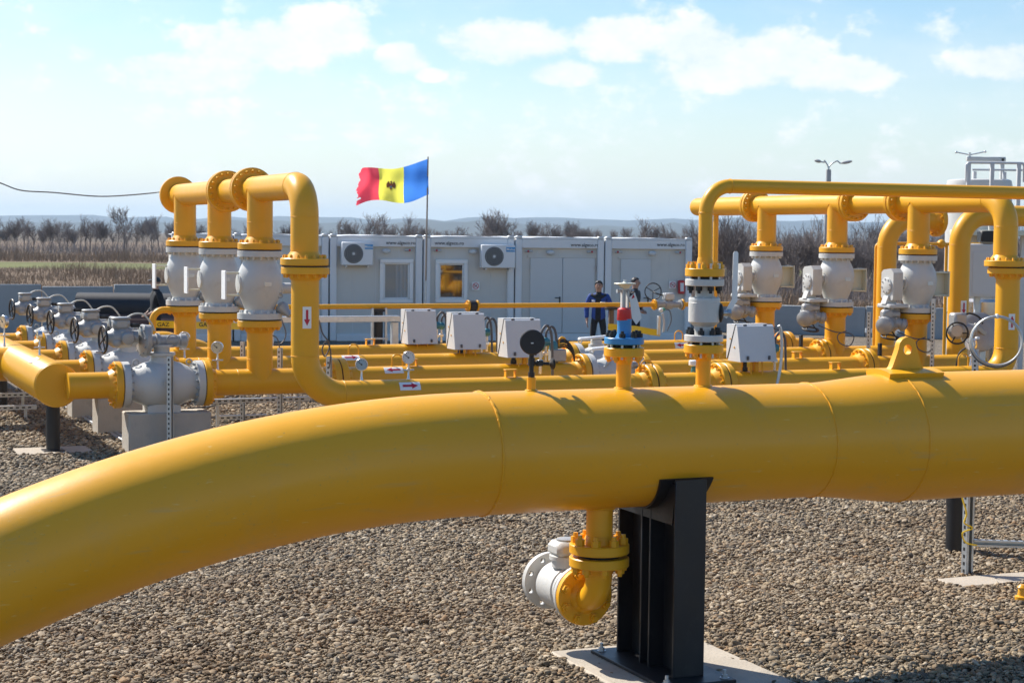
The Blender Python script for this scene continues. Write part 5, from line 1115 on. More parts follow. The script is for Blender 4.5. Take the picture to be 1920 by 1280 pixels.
wt = thing('temperature_probe', 'slender white and green probe on a strut near the fire cabinet', 'sensor', P(ru(1243, VB[3], 640), VB[3], ZA + PR)); MB().box((-.09, 0, .12), (.05, .05, .34), .004).build('strut', 'galv', wt); MB().tube([(0, 0, 0), (.02, 0, .16), (-.02, 0, .34)], .022, 8).build('stem', 'white_paint', wt); MB().ball((-.05, 0, .4), (.045, .04, .04), 10, 6).build('head', 'bright_white', wt); MB().box((.0, 0, .41), (.06, .06, .06), .015).build('green_block', 'green_seal', wt); MB().tube(spline([(.02, 0, .42), (.13, 0, .38), (.16, 0, .2), (.08, 0, .02)], 6), .01, 7).build('lead', 'cable', wt)
# warning tape
def ribbon(name, pts, w_, m_, label, cat, txt=None):
    pts = [Vector(p) for p in pts]; c = pts[0]; vs, fs = [], []
    for i, p in enumerate(pts): tw = .35 * math.sin(i * 1.3); vs += [p - c + V(0, tw * w_ * .6, -w_ / 2), p - c + V(0, -tw * w_ * .6, w_ / 2)]
    fs = [(2 * i, 2 * i + 1, 2 * i + 3, 2 * i + 2) for i in range(len(pts) - 1)]; me = bpy.data.meshes.new(name); me.from_pydata(vs, [], fs); o = link(name, me, m_, None, 180, loc=c); tag(o, label, cat); return o
vt = VT - .35
tp = ribbon('warning_tape', [P(*((lambda r_: (r_[0], vt, r_[1]))(row(x_, y_, vt)))) for x_, y_ in ((1140, 613), (1150, 613), (1160, 615), (1175, 616), (1190, 617), (1205, 619), (1220, 622), (1238, 624))], .12, 'tape_yellow', 'crumpled yellow warning tape tied to the slim pipe post', 'tape')
tp = ribbon('warning_tape', [P(*((lambda r_: (r_[0], VB[4] - .9, r_[1]))(row(x_, y_, VB[4] - .9)))) for x_, y_ in ((285, 607), (310, 608), (340, 609), (380, 610), (420, 611), (470, 611), (525, 612))], .12, 'tape_yellow', 'straight yellow warning tape with black lettering behind the left risers', 'tape')
q0 = tp.location.copy()
for px in (305, 383): r_ = row(px, 608.5, VB[4] - .93); o = link('lettering', text_mesh('GAZ', .1), 'black_print', tp); o.location = P(r_[0], VB[4] - .97, r_[1]) - q0; o.rotation_euler = (R_(90), 0, YAW)
# ------------------------------------------------------------------ gauges
def gauge(label, px, py, v, face='dial_face', r=.075, zb_=None, turn=0, tee=True):
    u = ru(px, v, py); z = rz(px, py, v); zb_ = ZA + PR if zb_ is None else zb_; h_ = z - zb_; t = thing('dial_gauge', label, 'gauge', P(u, v, zb_))
    q = Matrix.Rotation(R_(turn) - YAW + math.atan2(px - CX, F) * -1, 3, 'Z') @ V(0, -1, 0)
    MB().lathe((0, 0, -.02), (0, 0, 1), [(0, .02), (.05, .016), (.06, .012), (h_ - r + .03, .011)], 10).build('stem', 'steel', t)
    if tee: mb = MB(); mb.cyl((-.07, 0, h_ * .42), (.07, 0, h_ * .42), .01, n=8); mb.box((0, 0, h_ * .42), (.035, .03, .05), .006); mb.build('cock', 'galv', t)
    MB().lathe(V(0, 0, h_) - q * .03, q, [(0, r * .7), (.006, r * .98), (.04, r), (.052, r * 1.04), (.058, r), (.058, r * .9)], 30, caps=True).build('case', 'steel', t)
    d = MB().lathe(V(0, 0, h_) + q * .029, q, [(0, r * .9), (.002, r * .9)], 30).build('dial', face, t)
    sx = q.cross(V(0, 0, 1)); mb = MB(); mb.tube([V(0, 0, h_) + q * .034, V(0, 0, h_) + q * .034 + (sx * .6 + V(0, 0, .5)).normalized() * r * .65], .004, 5); mb.lathe(V(0, 0, h_) + q * .031, q, [(0, r * .14), (.006, r * .12)], 10); mb.build('needle', 'black_print', d)
    mb = MB()
    for k in range(11): a = R_(-45 + 27 * k); d_ = -sx * math.cos(a) + V(0, 0, 1) * math.sin(a); mb.tube([V(0, 0, h_) + q * .033 + d_ * r * .72, V(0, 0, h_) + q * .033 + d_ * r * .86], .0025, 4)
    stuff(mb.build('graduations', 'black_print', d)); return t
gauge('small blue faced dial gauge on the front pipe row', 678, 683, 0, 'dial_blue', .072, tee=False); gauge('white faced dial gauge on the front pipe row, taller of two', 766, 670, 0, 'dial_face', .075)
gauge('cream faced dial gauge above the run right of the nearest left valve', 408, 651, VB[0], 'dial_cream', .074, turn=-20); gauge('cream faced dial gauge just behind the nearest left valve', 346, 632, VB[1], 'dial_cream', .074, turn=-20)
gauge('silver backed dial gauge on the left header', 74, 628, vcap + 1.5, 'dial_cream', .06, zb_=ZA + HR - .02, turn=-75); gauge('dial gauge at the far end of the left header', 8, 603, vcap + 3.9, 'dial_cream', .09, zb_=ZA + HR - .02, turn=-60)
# ------------------------------------------------------------------ struts, trays and rails near the ground
def strut_px(label, px, pyb, pyt, v, w_=.05):
    u = ru(px, v, (pyb + pyt) / 2); z1 = rz(px, pyt, v); strut(label, P(u, v), z1, YAW + R_(45), w_=w_)
strut_px('slotted strut post in front of the nearest left valve', 319, 815, 668, VB[0] - .42, .055); strut_px('slotted strut post behind the front left riser', 525, 770, 652, VB[0] + .6); strut_px('slotted strut post just right of the tall bent pipe', 617, 760, 668, .6)
strut_px('slotted strut post between the front and middle left risers', 455, 790, 640, VB[1] + .6); strut_px('dark strut post left of the right front riser', 1748, 760, 560, VB[0] - .3); strut_px('strut post between the rear and middle right risers', 1628, 740, 585, VB[1] - .3)
strut_px('wide pale strut post left of the right bent column', 1828, 760, 655, -.5, .075)
def tray_px(label, px0, px1, py, z, wd=.1, hgt=.06):
    a = gnd(px0, py, z); b = gnd(px1, py - (px1 - px0) * .024, z); v0_ = uv(a)[1]; u0, u1 = uv(a)[0], row(px1, py - (px1 - px0) * .024, v0_)[0]
    t = thing('cable_tray', label, 'cable tray', P(u0, v0_)); L_ = u1 - u0
    MB().box((L_ / 2, wd / 2, z - hgt / 2), (L_, .004, hgt)).build('side', 'galv', t); MB().box((L_ / 2, -wd / 2, z - hgt / 2), (L_, .004, hgt)).build('side', 'galv', t); MB().box((L_ / 2, 0, z - .006), (L_, wd - .006, .006)).build('cover', 'galv', t)
    mb = MB(); x = .08
    while x < L_ - .05: mb.box((x, -wd / 2 - .004, z - hgt / 2), (.045, .003, .02)); x += .085
    stuff(mb.build('slots', 'gasket', t))
    for x in (.15, L_ - .15): MB().box((x, 0, (z - hgt) / 2), (.04, .04, z - hgt)).build('leg', 'galv', t)
tray_px('low slotted cable tray under the front left run, upper of two', 388, 580, 748, .42); tray_px('low slotted cable tray near the ground right of the near concrete block', 405, 500, 779, .12)
tray_px('slotted cable tray crossing low at the left edge, upper', -60, 62, 738, .30); tray_px('slotted cable tray crossing low at the left edge, lower', -60, 68, 762, .22)
a, b = gnd(104, 748, .05), gnd(247, 830, .05); d = b - a; t = thing('ground_rail', 'galvanised double rail on the gravel beside the concrete blocks', 'rail', Vector((b.x, b.y, 0)), math.atan2(a.y - b.y, a.x - b.x)); L_ = Vector((d.x, d.y, 0)).length
for y_, nm in ((-.035, 'rail'), (.035, 'rail')): MB().box((L_ / 2, y_, .035), (L_, .05, .05), .005).build(nm, 'galv', t)
for x in (.04, L_ * .33, L_ * .66): MB().box((x, 0, .03), (.06, .16, .062), .004).build('sleeper', 'black', t)
# loose cables
def cable(label, pts, r=.009, m_='cable', cat='cable'):
    c = Vector(pts[0]); o = MB().tube([q - c for q in spline([Vector(p) for p in pts], 7)], r, 7).build('loose_cable', m_, None, loc=c); return tag(o, label, cat)
def rp(px, py, v): r_ = row(px, py, v); return P(r_[0], v, r_[1])
cable('grey cable with a coil hanging right of the tall bent pipe', [rp(598, 600, .5), rp(605, 625, .5), rp(618, 645, .5), rp(610, 668, .5), rp(604, 655, .5), rp(612, 640, .5), rp(620, 660, .5), rp(617, 690, .5)])
cable('thin cable looping from the front left valve flange', [rp(528, 598, VB[0] + .5), rp(536, 625, VB[0] + .5), rp(528, 643, VB[0] + .5), rp(512, 645, VB[0] + .5)], .008)
cable('thin cable curving down to the strut behind the front left riser', [rp(510, 628, VB[0] + .6), rp(520, 635, VB[0] + .6), rp(525, 655, VB[0] + .6)], .008)
for k, (x0, y0, v) in enumerate(((1402, 603, VB[2]), (1535, 610, VB[1]), (1683, 622, VB[0]))):
    cable(['thin looped cable crossing the rear right riser', 'thin looped cable crossing the middle right riser', 'thin looped cable crossing the front right riser'][k], [rp(x0, y0, v - .3), rp(x0 + 30, y0 + 12, v - .3), rp(x0 + 55, y0 + 14, v - .3), rp(x0 + 66, y0 + 22, v - .3), rp(x0 + 58, y0 + 38, v - .3), rp(x0 + 40, y0 + 33, v - .3), rp(x0 + 36, y0 + 18, v - .3), rp(x0 + 52, y0 + 10, v - .3)], .009)
cable('long grey cable hanging from the blue transmitter to the foreground pipe', [rp(1460, 610, -.3), rp(1464, 618, -.3), rp(1466, 650, -.3), rp(1463, 690, -.3), rp(1456, 725, -.3)], .02, 'galv')
cable('dark hose lying on the gravel behind the near concrete block', [gnd(352, 765, .05), gnd(392, 762, .05), gnd(430, 750, .25), gnd(447, 742, .35)], .014, 'rubber')
cable('overhead wire sagging from the left edge to the rear riser', [at(-60, 322, 30), at(0, 343, 30), at(40, 357, 30), at(100, 361, 30), at(180, 368, 30), at(240, 366, 30), at(300, 360, 30), at(330, 352, 29.5)], .011, 'cable', 'wire')
# ------------------------------------------------------------------ things round the right columns
v = -.7; c = rp(1868, 640, v); t = thing('cable_coil', 'large ring of pale cable hanging before the right bent column', 'cable coil', c)
q = (Vector((0, 0, 0)) - c); q.z = 0; q = Matrix.Rotation(-YAW, 3, 'Z') @ q.normalized(); x_, y_, _ = frame(q)
for k, (dx, r_, rr) in enumerate(((0, .33, .017), (.012, .325, .014), (-.01, .335, .012))): MB().torus(q * dx * 2 + V(dx, 0, dx), (q.x, q.y, .04 * k), r_, rr, 44, 8).build('loop', ('cable_white', 'galv', 'cable')[k], t)
MB().box(V(.0, 0, .335), (.03, .05, .06), .006).build('tie', 'bright_white', t); MB().box(V(-.31, 0, .05), (.05, .05, .03), .006).build('tie', 'bright_white', t)
v = .9; u = ru(1836, v, 625); z = rz(1836, 622, v)
t = thing('gear_operator', 'silver gear operator with round plate, motor and black handwheel at right', 'gear operator', P(u, v, z)); q = V(-.35, -1, .35).normalized()
MB().lathe(q * -.04, q, [(0, .2), (.02, .29), (.06, .29), (.085, .24), (.09, .12)], 32).build('round_plate', 'silver', t); MB().box(q * .08, (.3, .03, .07), .01, Matrix.Rotation(R_(35), 3, 'Y')).build('rib', 'silver', t)
MB().box(V(.12, .1, -.05), (.4, .2, .25), .03).build('gear_case', 'silver', t)
for k in range(2): MB().lathe(V(-.16, -.05, .02), (-1, -.1, .1), [(0, .1), (.22, .1), (.24, .12), (.32, .12), (.34, .06)], 20).build('drive', 'silver', t) if k == 0 else None
MB().box(V(-.42, -.05, .16), (.22, .18, .24), .03).build('terminal_box', 'silver', t); MB().lathe(V(-.5, -.1, .03), (-.5, -1, 0), [(0, .11), (.1, .12), (.14, .08)], 18).build('motor', 'silver', t)
hw = MB().torus((-.55, -.22, 0), (-.5, -1, 0), .15, .013, 26, 8).build('handwheel', 'black', t); mb = MB()
for k in range(3): a = k * 2.094; xx, yy, _ = frame((-.5, -1, 0)); mb.tube([V(-.55, -.22, 0), V(-.55, -.22, 0) + (xx * math.cos(a) + yy * math.sin(a)) * .15], .01, 6)
mb.cyl((-.55, -.22, 0), (-.5, -.1, 0), .02, n=8); mb.build('spokes', 'black', hw)
MB().tube(spline([(-.32, -.05, .24), (-.22, -.06, .27), (-.08, -.08, .22), (-.02, -.1, .12)], 5), .014, 7).build('cable', 'rubber', t); MB().tube(spline([(-.2, -.1, -.1), (-.3, -.12, -.2), (-.42, -.1, -.3), (-.45, -.08, -.5)], 5), .014, 7).build('cable', 'rubber', t)
MB().box((.1, .1, -.5), (.12, .12, .7), .01).build('pedestal', 'galv', t)
gauge('white round gauge facing away beside the gear operator at right', 1821, 645, .1, 'grey_box', .085, turn=-35)
# rear arches and the separator behind
v = VB[1] + 1.0; uA = ru(1661, v, 560); zA_ = rz(1680, 408, v)
def arch(label, px, pxt, v, zt_, rr=PR, end=None):
    u = ru(px, v, 560); u2 = ru(pxt, v, 400); t = thing('arch_pipe', label, 'pipe', P(u, v)); pts = [(0, 0, ZA * .6), (0, 0, zt_), (u2 - u, 0, zt_)]
    MB().tube(fillet(pts, .46, 14), rr, 32).build('pipe', 'yellow', t); weld(t, (0, 0, zt_ - .46), (0, 0, 1), rr, .004); return t, u2 - u
t, e = arch('yellow arched pipe behind the front right riser', 1661, 1760, VB[1] + 1.0, rz(1690, 412, VB[1] + 1)); flange(t, (e, 0, rz(1690, 412, VB[1] + 1)), (-1, 0, 0), PR, FR, FT); 
t, e = arch('yellow arched pipe with red arrow label behind the right bent column', 1797, 1930, VB[0] + .9, rz(1840, 404, VB[0] + .9)); q = V(-.1, -1, 0).normalized(); arrow_sign(t, V(0, 0, rz(1806, 577, VB[0] + .9)) + q * PR, (0, 0, -1), V(1, -.1, 0), .24, .1, q, r=PR)
t = thing('instrument_line', 'thin yellow line with ball fitting at right, between the arches', 'pipe', P(ru(1642, VB[1] + 1.4, 500), VB[1] + 1.4)); v = VB[1] + 1.4; zz = rz(1700, 457, v); e = ru(1900, v, 457) - ru(1642, v, 500)
MB().tube(fillet([(0, 0, .4), (0, 0, zz), (e, 0, zz)], .08, 6), .028, 12).build('pipe', 'yellow', t); MB().ball((ru(1765, v, 457) - ru(1642, v, 500), 0, zz), .08, 10, 6).build('ball_fitting', 'yellow', t); MB().tube([(ru(1775, v, 457) - ru(1642, v, 500), 0, .3), (ru(1775, v, 457) - ru(1642, v, 500), 0, zz)], .028, 12).build('down_leg', 'yellow', t)
t = thing('drop_leg', 'thin yellow vertical pipe under the capped end of the right manifold', 'pipe', P(uR2, VB[2] + 1.75)); MB().tube([(0, 0, ZA), (0, 0, ZT)], .05, 16).build('pipe', 'yellow', t)
# separator vessel with platform
vv = 11.0; DD = 34.0
c = at(1832, 500, DD); c.z = 0; zt_ = at(1832, 337, DD).z; rr = (1893 - 1773) / F * DD / 2
t = thing('separator_vessel', 'pale grey upright separator vessel with hinged top lid at the right edge', 'vessel', c, 0)
MB().lathe((0, 0, 1.2), (0, 0, 1), [(0, rr * .5), (.15, rr * .95), (.3, rr), (zt_ - 1.3, rr), (zt_ - 1.22, rr * .97), (zt_ - 1.2, rr * .9)], 44).build('shell', 'white_paint', t)
MB().lathe((0, 0, zt_ - .35), (0, 0, 1), [(0, rr * 1.0), (.02, rr * 1.06), (.1, rr * 1.06), (.12, rr)], 44).build('lid_flange', 'white_paint', t)
for a in (.6, 2.7, 4.8): MB().cyl((rr * .8 * math.cos(a), rr * .8 * math.sin(a), 0), (rr * .8 * math.cos(a), rr * .8 * math.sin(a), 1.6), .06, n=12).build('leg', 'white_paint', t)
def tpx(px, py, dy=0): p = at(px, py, DD + dy) - c; return V(p.x, p.y, p.z + 0)
def zz_(py): return at(1832, py, DD).z
zz2 = lambda px, py: at(px, py, DD).z
A0, A1, A2 = tpx(1817, 296), tpx(1878, 296), tpx(1877, 348)
for pp in (A0, A1, A2): pp.z = pp.z
mb = MB(); mb.box(((A0.x + A1.x) / 2, -.05, zz2(1850, 299)), (A1.x - A0.x + .12, .09, .09), .015); mb.build('davit_arm', 'white_paint', t); mb = MB(); mb.box((A1.x, -.05, (zz2(1878, 296) + zz2(1878, 348)) / 2), (.075, .09, zz2(1878, 296) - zz2(1878, 348)), .015); mb.box((A1.x, -.05, zz2(1878, 346)), (.14, .13, .05), .01); mb.build('davit_post', 'white_paint', t)
mb = MB(); mb.cyl((A0.x, -.05, zz2(1818, 286)), (A0.x, -.05, zz2(1818, 336)), .022, n=10); mb.build('screw', 'steel', t)
mb = MB(); l_, r_ = tpx(1792, 286), tpx(1846, 285); m_ = V(A0.x, -.05, zz2(1818, 291)); mb.tube([V(l_.x, -.05, l_.z), m_], .012, 8); mb.tube([V(r_.x, -.05, r_.z), m_], .012, 8); mb.ball((l_.x, -.05, l_.z), .025, 8, 6); mb.ball((r_.x, -.05, r_.z), .025, 8, 6); mb.build('screw_bar', 'steel', t)
t = thing('access_platform', 'grey steel platform with handrail round the separator at right', 'platform', c + V(.2, -1.1, 0), 0); zr = zz2(1850, 310); zp = zz2(1850, 432)
def lx(px): return at(px, 400, DD - 1.1).x - c.x - .2
for px in (1814, 1858, 1908): MB().box((lx(px), 0, (zp + zr) / 2), (.075, .06, zr - zp), .008).build('rail_post', 'grey_box', t)
for px in (1845, 1902): MB().box((lx(px), .75, (zp + zr) / 2 - .06), (.07, .06, zr - zp - .15), .008).build('rail_post', 'grey_box', t)
MB().tube(fillet([(lx(1810), 0, zr - .35), (lx(1810), 0, zr), (lx(1918), 0, zr), (lx(1918), 0, zr - .35)], .06, 5), .025, 10).build('handrail', 'grey_box', t); MB().tube([(lx(1840), .75, zr - .1), (lx(1960), .75, zr - .1)], .022, 10).build('handrail', 'grey_box', t)
MB().box((lx(1880), .35, zp - .05), (lx(1980) - lx(1822), .9, .1), .01).build('deck', 'cream', t)
for px in (1850, 1930): MB().box((lx(px), .35, (zp - .1) / 2), (.09, .09, zp - .1), .008).build('leg', 'grey_box', t)
# grey control cabinet and stainless tank under it
DC = 31.0; c = at(1836, 500, DC); c.z = 0
t = thing('control_cabinet', 'grey control cabinet with black hood between the right hand pipes', 'cabinet', c + V(0, 0, 0), 0); z0_, z1_ = at(1836, 556, DC).z, at(1836, 457, DC).z; w_ = (1862 - 1808) / F * DC
MB().box((0, 0, (z0_ + z1_) / 2), (w_, .4, z1_ - z0_), .015).build('case', 'grey_box', t); MB().box((.02, -.204, (z0_ + z1_) / 2 - .05), (w_ * .75, .01, (z1_ - z0_) * .8), .004).build('door', 'door_grey', t); MB().box((.1, -.08, z1_ + .13), (w_ * .55, .3, .2), .02).build('hood', 'black', t)
MB().box((0, .1, z0_ / 2), (.1, .1, z0_), .01).build('post', 'galv', t)
c2 = at(1842, 600, DC + .6); c2.z = 0; t = thing('stainless_tank', 'shiny stainless steel tank low behind the right bent column', 'tank', c2, 0); z1_ = at(1842, 560, DC + .6).z
MB().lathe((0, 0, .1), (0, 0, 1), [(0, .34), (.03, .36), (z1_ - .15, .36), (z1_ - .1, .3)], 36).build('shell', 'stainless', t); 
for z_ in (.5, 1.0): MB().torus((0, 0, z_), (0, 0, 1), .36, .012, 36, 6).build('band', 'stainless', t)
# low red white board behind the valves
c = at(1655, 620, 40); c.z = 0; t = thing('barrier_board', 'low red and white board behind the middle right valve', 'board', c, 0); z_ = at(1655, 620, 40).z
for k in range(5): MB().box(((k - 2) * .16, 0, z_), (.158, .03, .1), .004).build('stripe', 'red' if k % 2 else 'bright_white', t)
for x in (-.3, .3): MB().box((x, .03, z_ / 2), (.05, .03, z_), .003).build('leg', 'galv', t)
# small curved bypass beside the rear left riser
v = VB[2] - .1; u0 = ru(286, v, 600); zt_ = rz(310, 581, v); t = thing('bypass_pipe', 'small curved yellow pipe beside the rear left riser', 'pipe', P(u0, v)); e = uR1 - u0
MB().tube(fillet([(0, 0, ZA - .1), (0, 0, zt_), (e, 0, zt_)], .17, 10), .05, 20).build('pipe', 'yellow', t); weld(t, (0, 0, zt_ - .17), (0, 0, 1), .05, .004)
# ------------------------------------------------------------------ pipe stack and people
def stack(label, px0, px1, pyt, d, r, m_):
    a, b = at(px0, pyt, d), at(px1, pyt + 4, d); z = a.z - r; L_ = (b - a).length; t = thing('stacked_pipe', label, 'pipe', Vector((a.x, a.y, max(z, r))), math.atan2(b.y - a.y, b.x - a.x))
    mb = MB(); mb.lathe((0, 0, 0), (1, 0, 0), [(0, r * .93), (0, r), (L_, r), (L_, r * .93), (L_ * .5, r * .93)], 32, caps=False); mb.build('pipe_wall', m_, t); MB().lathe((.02, 0, 0), (1, 0, 0), [(0, r * .92), (.01, r * .92)], 24).build('end_cover', 'black', t)
stack('long black pipe lying on top of the stack before the grey wall', 146, 345, 548, 39.5, .33, 'dark_pipe')
stack('rusty pipe lying at the bottom of the stack before the grey wall', 150, 345, 587, 39.2, .30, 'rust')
def skin_mesh(name, verts, edges, radii, sub=2, root=0):
    me = bpy.data.meshes.new(name); me.from_pydata(verts, edges, []); o = bpy.data.objects.new(name, me); COL.objects.link(o)
    m1 = o.modifiers.new('s', 'SKIN'); m1.use_smooth_shade = True; m1.branch_smoothing = .6; sv = me.skin_vertices[0].data
    for i, r in enumerate(radii): sv[i].radius = (r, r) if not isinstance(r, tuple) else r; sv[i].use_root = i == root
    m2 = o.modifiers.new('d', 'SUBSURF'); m2.levels = sub; m2.render_levels = sub
    dg = bpy.context.evaluated_depsgraph_get(); out = bpy.data.meshes.new_from_object(o.evaluated_get(dg)); bpy.data.objects.remove(o); bpy.data.meshes.remove(me); out.name = name; return out
def person(label, loc, rot, H, coat, coat_open, trousers, shirt, cap=False, arms='down', head_turn=0, lean=0, patches=False):
    t = thing('person', label, 'person', loc, rot); k = H / 1.745
    def S(x, y, z): return (x * k, y * k, z * k)
    vs, ed, rd = [], [], []
    def add(p, r, par=None):
        vs.append(S(*p)); rd.append((r[0] * k, r[1] * k) if isinstance(r, tuple) else r * k)
        if par is not None: ed.append((par, len(vs) - 1))
        return len(vs) - 1
    pel = add((0, 0, .94), (.145, .11)); wst = add((0, 0, 1.1), (.14, .105), pel); chs = add((0, .01, 1.3), (.165, .115), wst); nk0 = add((0, .015, 1.46), (.085, .08), chs); nk = add((0, .0, 1.51), .06, nk0)
    hd0 = add((0, -.015, 1.575), (.074, .084), nk); hd1 = add((0, -.015, 1.65), (.083, .1), hd0); add((0, -.005, 1.705), (.06, .075), hd1)
    hands = []
    for s in (-1, 1):
        hp = add((s * .095, 0, .88), .092, pel); kn = add((s * (.11 + .015), -.02, .49), .06, hp); an = add((s * .125, .02, .09), .042, kn); add((s * .14, -.13, .035), (.04, .03), an)
        sh = add((s * .18, .015, 1.43), .066, chs)
        if arms == 'down': el_, wr = (s * .265, .03, 1.13), (s * .25, -.04, .88)
        else: el_, wr = (s * .25, .06, 1.14), (s * .13, -.13, 1.02)
        e_ = add(el_, .046, sh); w_ = add(wr, .03, e_); d = Vector((wr[0] - el_[0], wr[1] - el_[1], wr[2] - el_[2])).normalized(); pm_ = add(tuple(Vector(wr) + d * .06), (.02, .034), w_)
        base = Vector(wr) + d * .1; side = V(0, 1, 0)
        for q, (o_, ln) in enumerate(((-.03, .068), (-.01, .08), (.01, .075), (.029, .06))): f1 = add(tuple(base + side * o_ * .9), .0095, pm_); f2 = add(tuple(base + side * o_ + d * ln * .55 - V(s * .008, 0, 0)), .0085, f1); add(tuple(base + side * o_ + d * ln - V(s * .024, 0, 0)), .007, f2)
        th_ = add(tuple(Vector(wr) + d * .045 - side * .035), .011, pm_); add(tuple(Vector(wr) + d * .09 - side * .052), .009, th_)
    me = skin_mesh('body', vs, ed, rd, 2)
    for m_ in ('skin', trousers, shirt): me.materials.append(MAT[m_])
    mi = []
    for p in me.polygons:
        z = p.center.z / k; x = abs(p.center.x / k); hand = z < .93 and x > .2 if arms == 'down' else (p.center.y / k < -.115 and .9 < z < 1.12)
        mi.append(0 if (z > 1.5 or hand) else (1 if z < .98 and x < .23 else 2) if z > .075 else 1)
    me.polygons.foreach_set('material_index', mi); o = bpy.data.objects.new('body', me); COL.objects.link(o); o.parent = t; me.polygons.foreach_set('use_smooth', [True] * len(me.polygons))
    # jacket: a thicker shell over trunk and sleeves
    vs, ed, rd = [], [], []
    hem = add((0, 0, .84), (.18, .13)); a = add((0, 0, 1.0), (.172, .128), hem); b = add((0, 0, 1.15), (.168, .125), a); c = add((0, .012, 1.33), (.185, .132), b); n_ = add((0, .02, 1.45), (.11, .09), c); add((0, .015, 1.50), (.072, .072), n_)
    for s in (-1, 1):
        sh = add((s * .185, .015, 1.425), .08, c); el_, wr = (((s * .27, .03, 1.13), (s * .255, -.03, .91)) if arms == 'down' else ((s * .26, .06, 1.14), (s * .15, -.11, 1.03))); e_ = add(el_, .064, sh); add(wr, .05, e_)
    jm = skin_mesh('jacket', vs, ed, rd, 2); jm.materials.append(MAT[coat]); jm.materials.append(MAT[shirt])
    if coat_open: jm.polygons.foreach_set('material_index', [1 if (abs(p.center.x / k + .0) < .055 + .035 * (1.45 - p.center.z / k) and p.normal.y < -.25 and p.center.y < 0) else 0 for p in jm.polygons])
    j = bpy.data.objects.new('jacket', jm); COL.objects.link(j); j.parent = t; jm.polygons.foreach_set('use_smooth', [True] * len(jm.polygons))
    if patches: MB().box(S(-.1, -.135, 1.3), (.07, .012, .04), .004).build('chest_patch', 'bright_white', j); MB().box(S(.1, -.135, 1.27), (.11, .012, .03), .004).build('chest_print', 'bright_white', j)
    hp = thing_head = MB(); c = Vector(S(0, -.01, 1.647)); vs, fs = [], []
    for i in range(9):
        for q in range(20):
            th_ = math.pi * .5 * i / 8 * 1.12; a = 2 * math.pi * q / 20; front = max(0, -math.sin(a)); th2 = th_ * (1 - .58 * front); vs.append(c + V(.09 * k * math.sin(th2) * math.cos(a), .107 * k * math.sin(th2) * math.sin(a) + .006, .092 * k * math.cos(th2) + .012 + .003 * math.sin(q * 5)))
    for i in range(8):
        for q in range(20): w_ = (q + 1) % 20; fs.append((i * 20 + q, (i + 1) * 20 + q, (i + 1) * 20 + w_, i * 20 + w_))
    hr = MB().add(vs, fs).build('cap' if cap else 'hair', 'black' if cap else 'hair', t, 180)
    if cap: MB().box(c + V(0, -.1 * k, .035 * k), (.13, .09, .012), .005, Matrix.Rotation(R_(12), 3, 'X')).build('peak', 'black', hr)
    f_ = MB(); f_.ball(S(0, -.118, 1.617), (.014 * k, .018 * k, .022 * k), 10, 6); f_.ball(S(-.078, .0, 1.622), (.012 * k, .02 * k, .03 * k), 8, 6); f_.ball(S(.078, .0, 1.622), (.012 * k, .02 * k, .03 * k), 8, 6); stuff(f_.build('nose_and_ears', 'skin', t))
    f_ = MB()
    for s in (-1, 1): f_.ball(S(s * .031, -.1, 1.64), (.011 * k, .008 * k, .006 * k), 8, 5); f_.box(S(s * .031, -.102, 1.662), (.034 * k, .012, .006 * k))
    stuff(f_.build('eyes_and_brows', 'hair', t)); MB().box(S(0, -.1, 1.577), (.045 * k, .014, .008 * k), .002).build('mouth', 'rust', t)
    for s in (-1, 1): MB().ball(S(s * .135, -.06, .04), (.05 * k, .135 * k, .045 * k), 14, 8).build('shoe', 'black', t)
    return t
p = at(1122, 600, 38.8); p.z = 0; hz_ = at(1124, 526, 38.8).z
person('man in an open blue work jacket and black trousers before the double doors', p, R_(-8), hz_ / 1.0, 'jacket_blue', True, 'cloth_black', 'cloth_black', arms='down', patches=True)
p = at(1190, 600, 40.5); p.z = 0
person('man in a black jacket facing right behind the red and blue valve', p, R_(62), at(1190, 520, 40.5).z, 'cloth_dark', False, 'cloth_black', 'cloth_dark', arms='front')
p = at(292, 560, 36.5); p.z = 0
person('man in a black coat and cap seen from the side behind the left risers', p, R_(-62), at(290, 519, 36.5).z, 'cloth_black', False, 'cloth_black', 'cloth_black', cap=True, arms='front')
# ------------------------------------------------------------------ gravel goes in last, clear of the pads
arr = np.array(pts); scl = np.array(scl)
U_ = (arr[:, 0] - OX) * EU.x + (arr[:, 1] - OY) * EU.y; V_ = (arr[:, 0] - OX) * EV.x + (arr[:, 1] - OY) * EV.y
ok = np.ones(len(arr), bool)
for (u0, u1, v0, v1) in PAD:
    ins = (U_ > u0) & (U_ < u1) & (V_ > v0) & (V_ < v1); ok &= ~(ins & (np.random.rand(len(arr)) > .009))
arr, scl = arr[ok], scl[ok]; nP = len(arr)
me = bpy.data.meshes.new('gravel'); me.vertices.add(nP)
relief = .02 * np.sin(arr[:, 0] * 1.3 + 1) * np.sin(arr[:, 1] * .9) + .012 * np.sin(arr[:, 0] * 3.1) * np.sin(arr[:, 1] * 2.7 + 2)
co = np.column_stack([arr, .006 + np.random.uniform(0, .022, nP) + np.clip(relief, -.01, .03)]); me.vertices.foreach_set('co', co.ravel())
at_ = me.attributes.new('sz', 'FLOAT', 'POINT'); at_.data.foreach_set('value', scl.astype(np.float32))
gv = bpy.data.objects.new('gravel', me); COL.objects.link(gv); stuff(gv); me.materials.append(pm)
ng = bpy.data.node_groups.new('gravel_scatter', 'GeometryNodeTree'); ng.interface.new_socket('Geometry', in_out='INPUT', socket_type='NodeSocketGeometry'); ng.interface.new_socket('Geometry', in_out='OUTPUT', socket_type='NodeSocketGeometry')
gn, gl = ng.nodes, ng.links; gi = gn.new('NodeGroupInput'); go = gn.new('NodeGroupOutput')
join = gn.new('GeometryNodeGeometryToInstance')
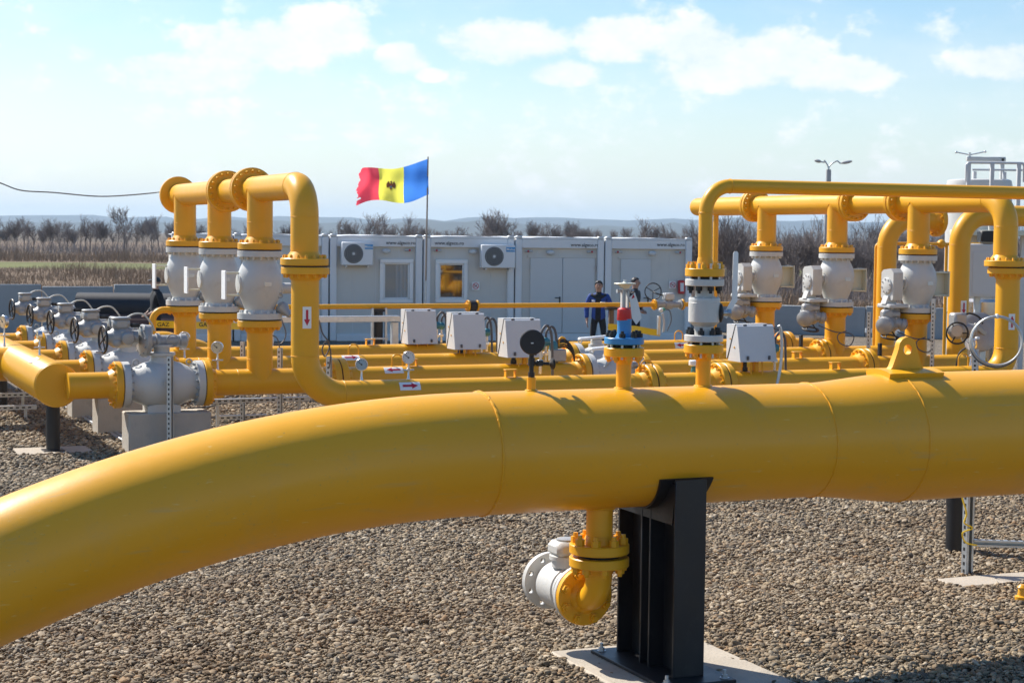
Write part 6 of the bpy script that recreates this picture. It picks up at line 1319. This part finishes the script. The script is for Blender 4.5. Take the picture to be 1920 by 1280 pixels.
for k in range(9):
    ico = gn.new('GeometryNodeMeshIcoSphere'); ico.inputs['Radius'].default_value = 1; ico.inputs['Subdivisions'].default_value = 2
    tf = gn.new('GeometryNodeTransform'); tf.inputs['Scale'].default_value = (1, random.uniform(.5, .9), random.uniform(.3, .62))
    sp_ = gn.new('GeometryNodeSetPosition'); nz_ = gn.new('ShaderNodeTexNoise'); nz_.noise_dimensions = '4D'; nz_.inputs['W'].default_value = k * 3.7; nz_.inputs['Scale'].default_value = 1.0; nz_.inputs['Detail'].default_value = 1.5
    sub = gn.new('ShaderNodeVectorMath'); sub.operation = 'SUBTRACT'; sub.inputs[1].default_value = (.5, .5, .5); gl.new(nz_.outputs['Color'], sub.inputs[0])
    scv = gn.new('ShaderNodeVectorMath'); scv.operation = 'SCALE'; scv.inputs['Scale'].default_value = 1.6; gl.new(sub.outputs[0], scv.inputs[0])
    ps_ = gn.new('GeometryNodeInputPosition'); gl.new(ps_.outputs[0], nz_.inputs['Vector'])
    gl.new(ico.outputs[0], sp_.inputs[0]); gl.new(scv.outputs[0], sp_.inputs['Offset']); gl.new(sp_.outputs[0], tf.inputs[0])
    ss = gn.new('GeometryNodeSetShadeSmooth'); gl.new(tf.outputs[0], ss.inputs[0])
    sm = gn.new('GeometryNodeSetMaterial'); sm.inputs['Material'].default_value = pm; gl.new(ss.outputs[0], sm.inputs[0]); gl.new(sm.outputs[0], join.inputs[0])
iop = gn.new('GeometryNodeInstanceOnPoints'); iop.inputs['Pick Instance'].default_value = True; gl.new(gi.outputs[0], iop.inputs['Points']); gl.new(join.outputs[0], iop.inputs['Instance'])
ri = gn.new('FunctionNodeRandomValue'); ri.data_type = 'INT'; ri.inputs[4].default_value = 0; ri.inputs[5].default_value = 8; gl.new(ri.outputs[2], iop.inputs['Instance Index'])
rv = gn.new('FunctionNodeRandomValue'); rv.data_type = 'FLOAT_VECTOR'; rv.inputs[0].default_value = (-.4, -.4, 0); rv.inputs[1].default_value = (.4, .4, 6.28); gl.new(rv.outputs[0], iop.inputs['Rotation'])
na = gn.new('GeometryNodeInputNamedAttribute'); na.data_type = 'FLOAT'; na.inputs[0].default_value = 'sz'; gl.new(na.outputs[0], iop.inputs['Scale'])
gl.new(iop.outputs[0], go.inputs[0]); md = gv.modifiers.new('scatter', 'NODES'); md.node_group = ng
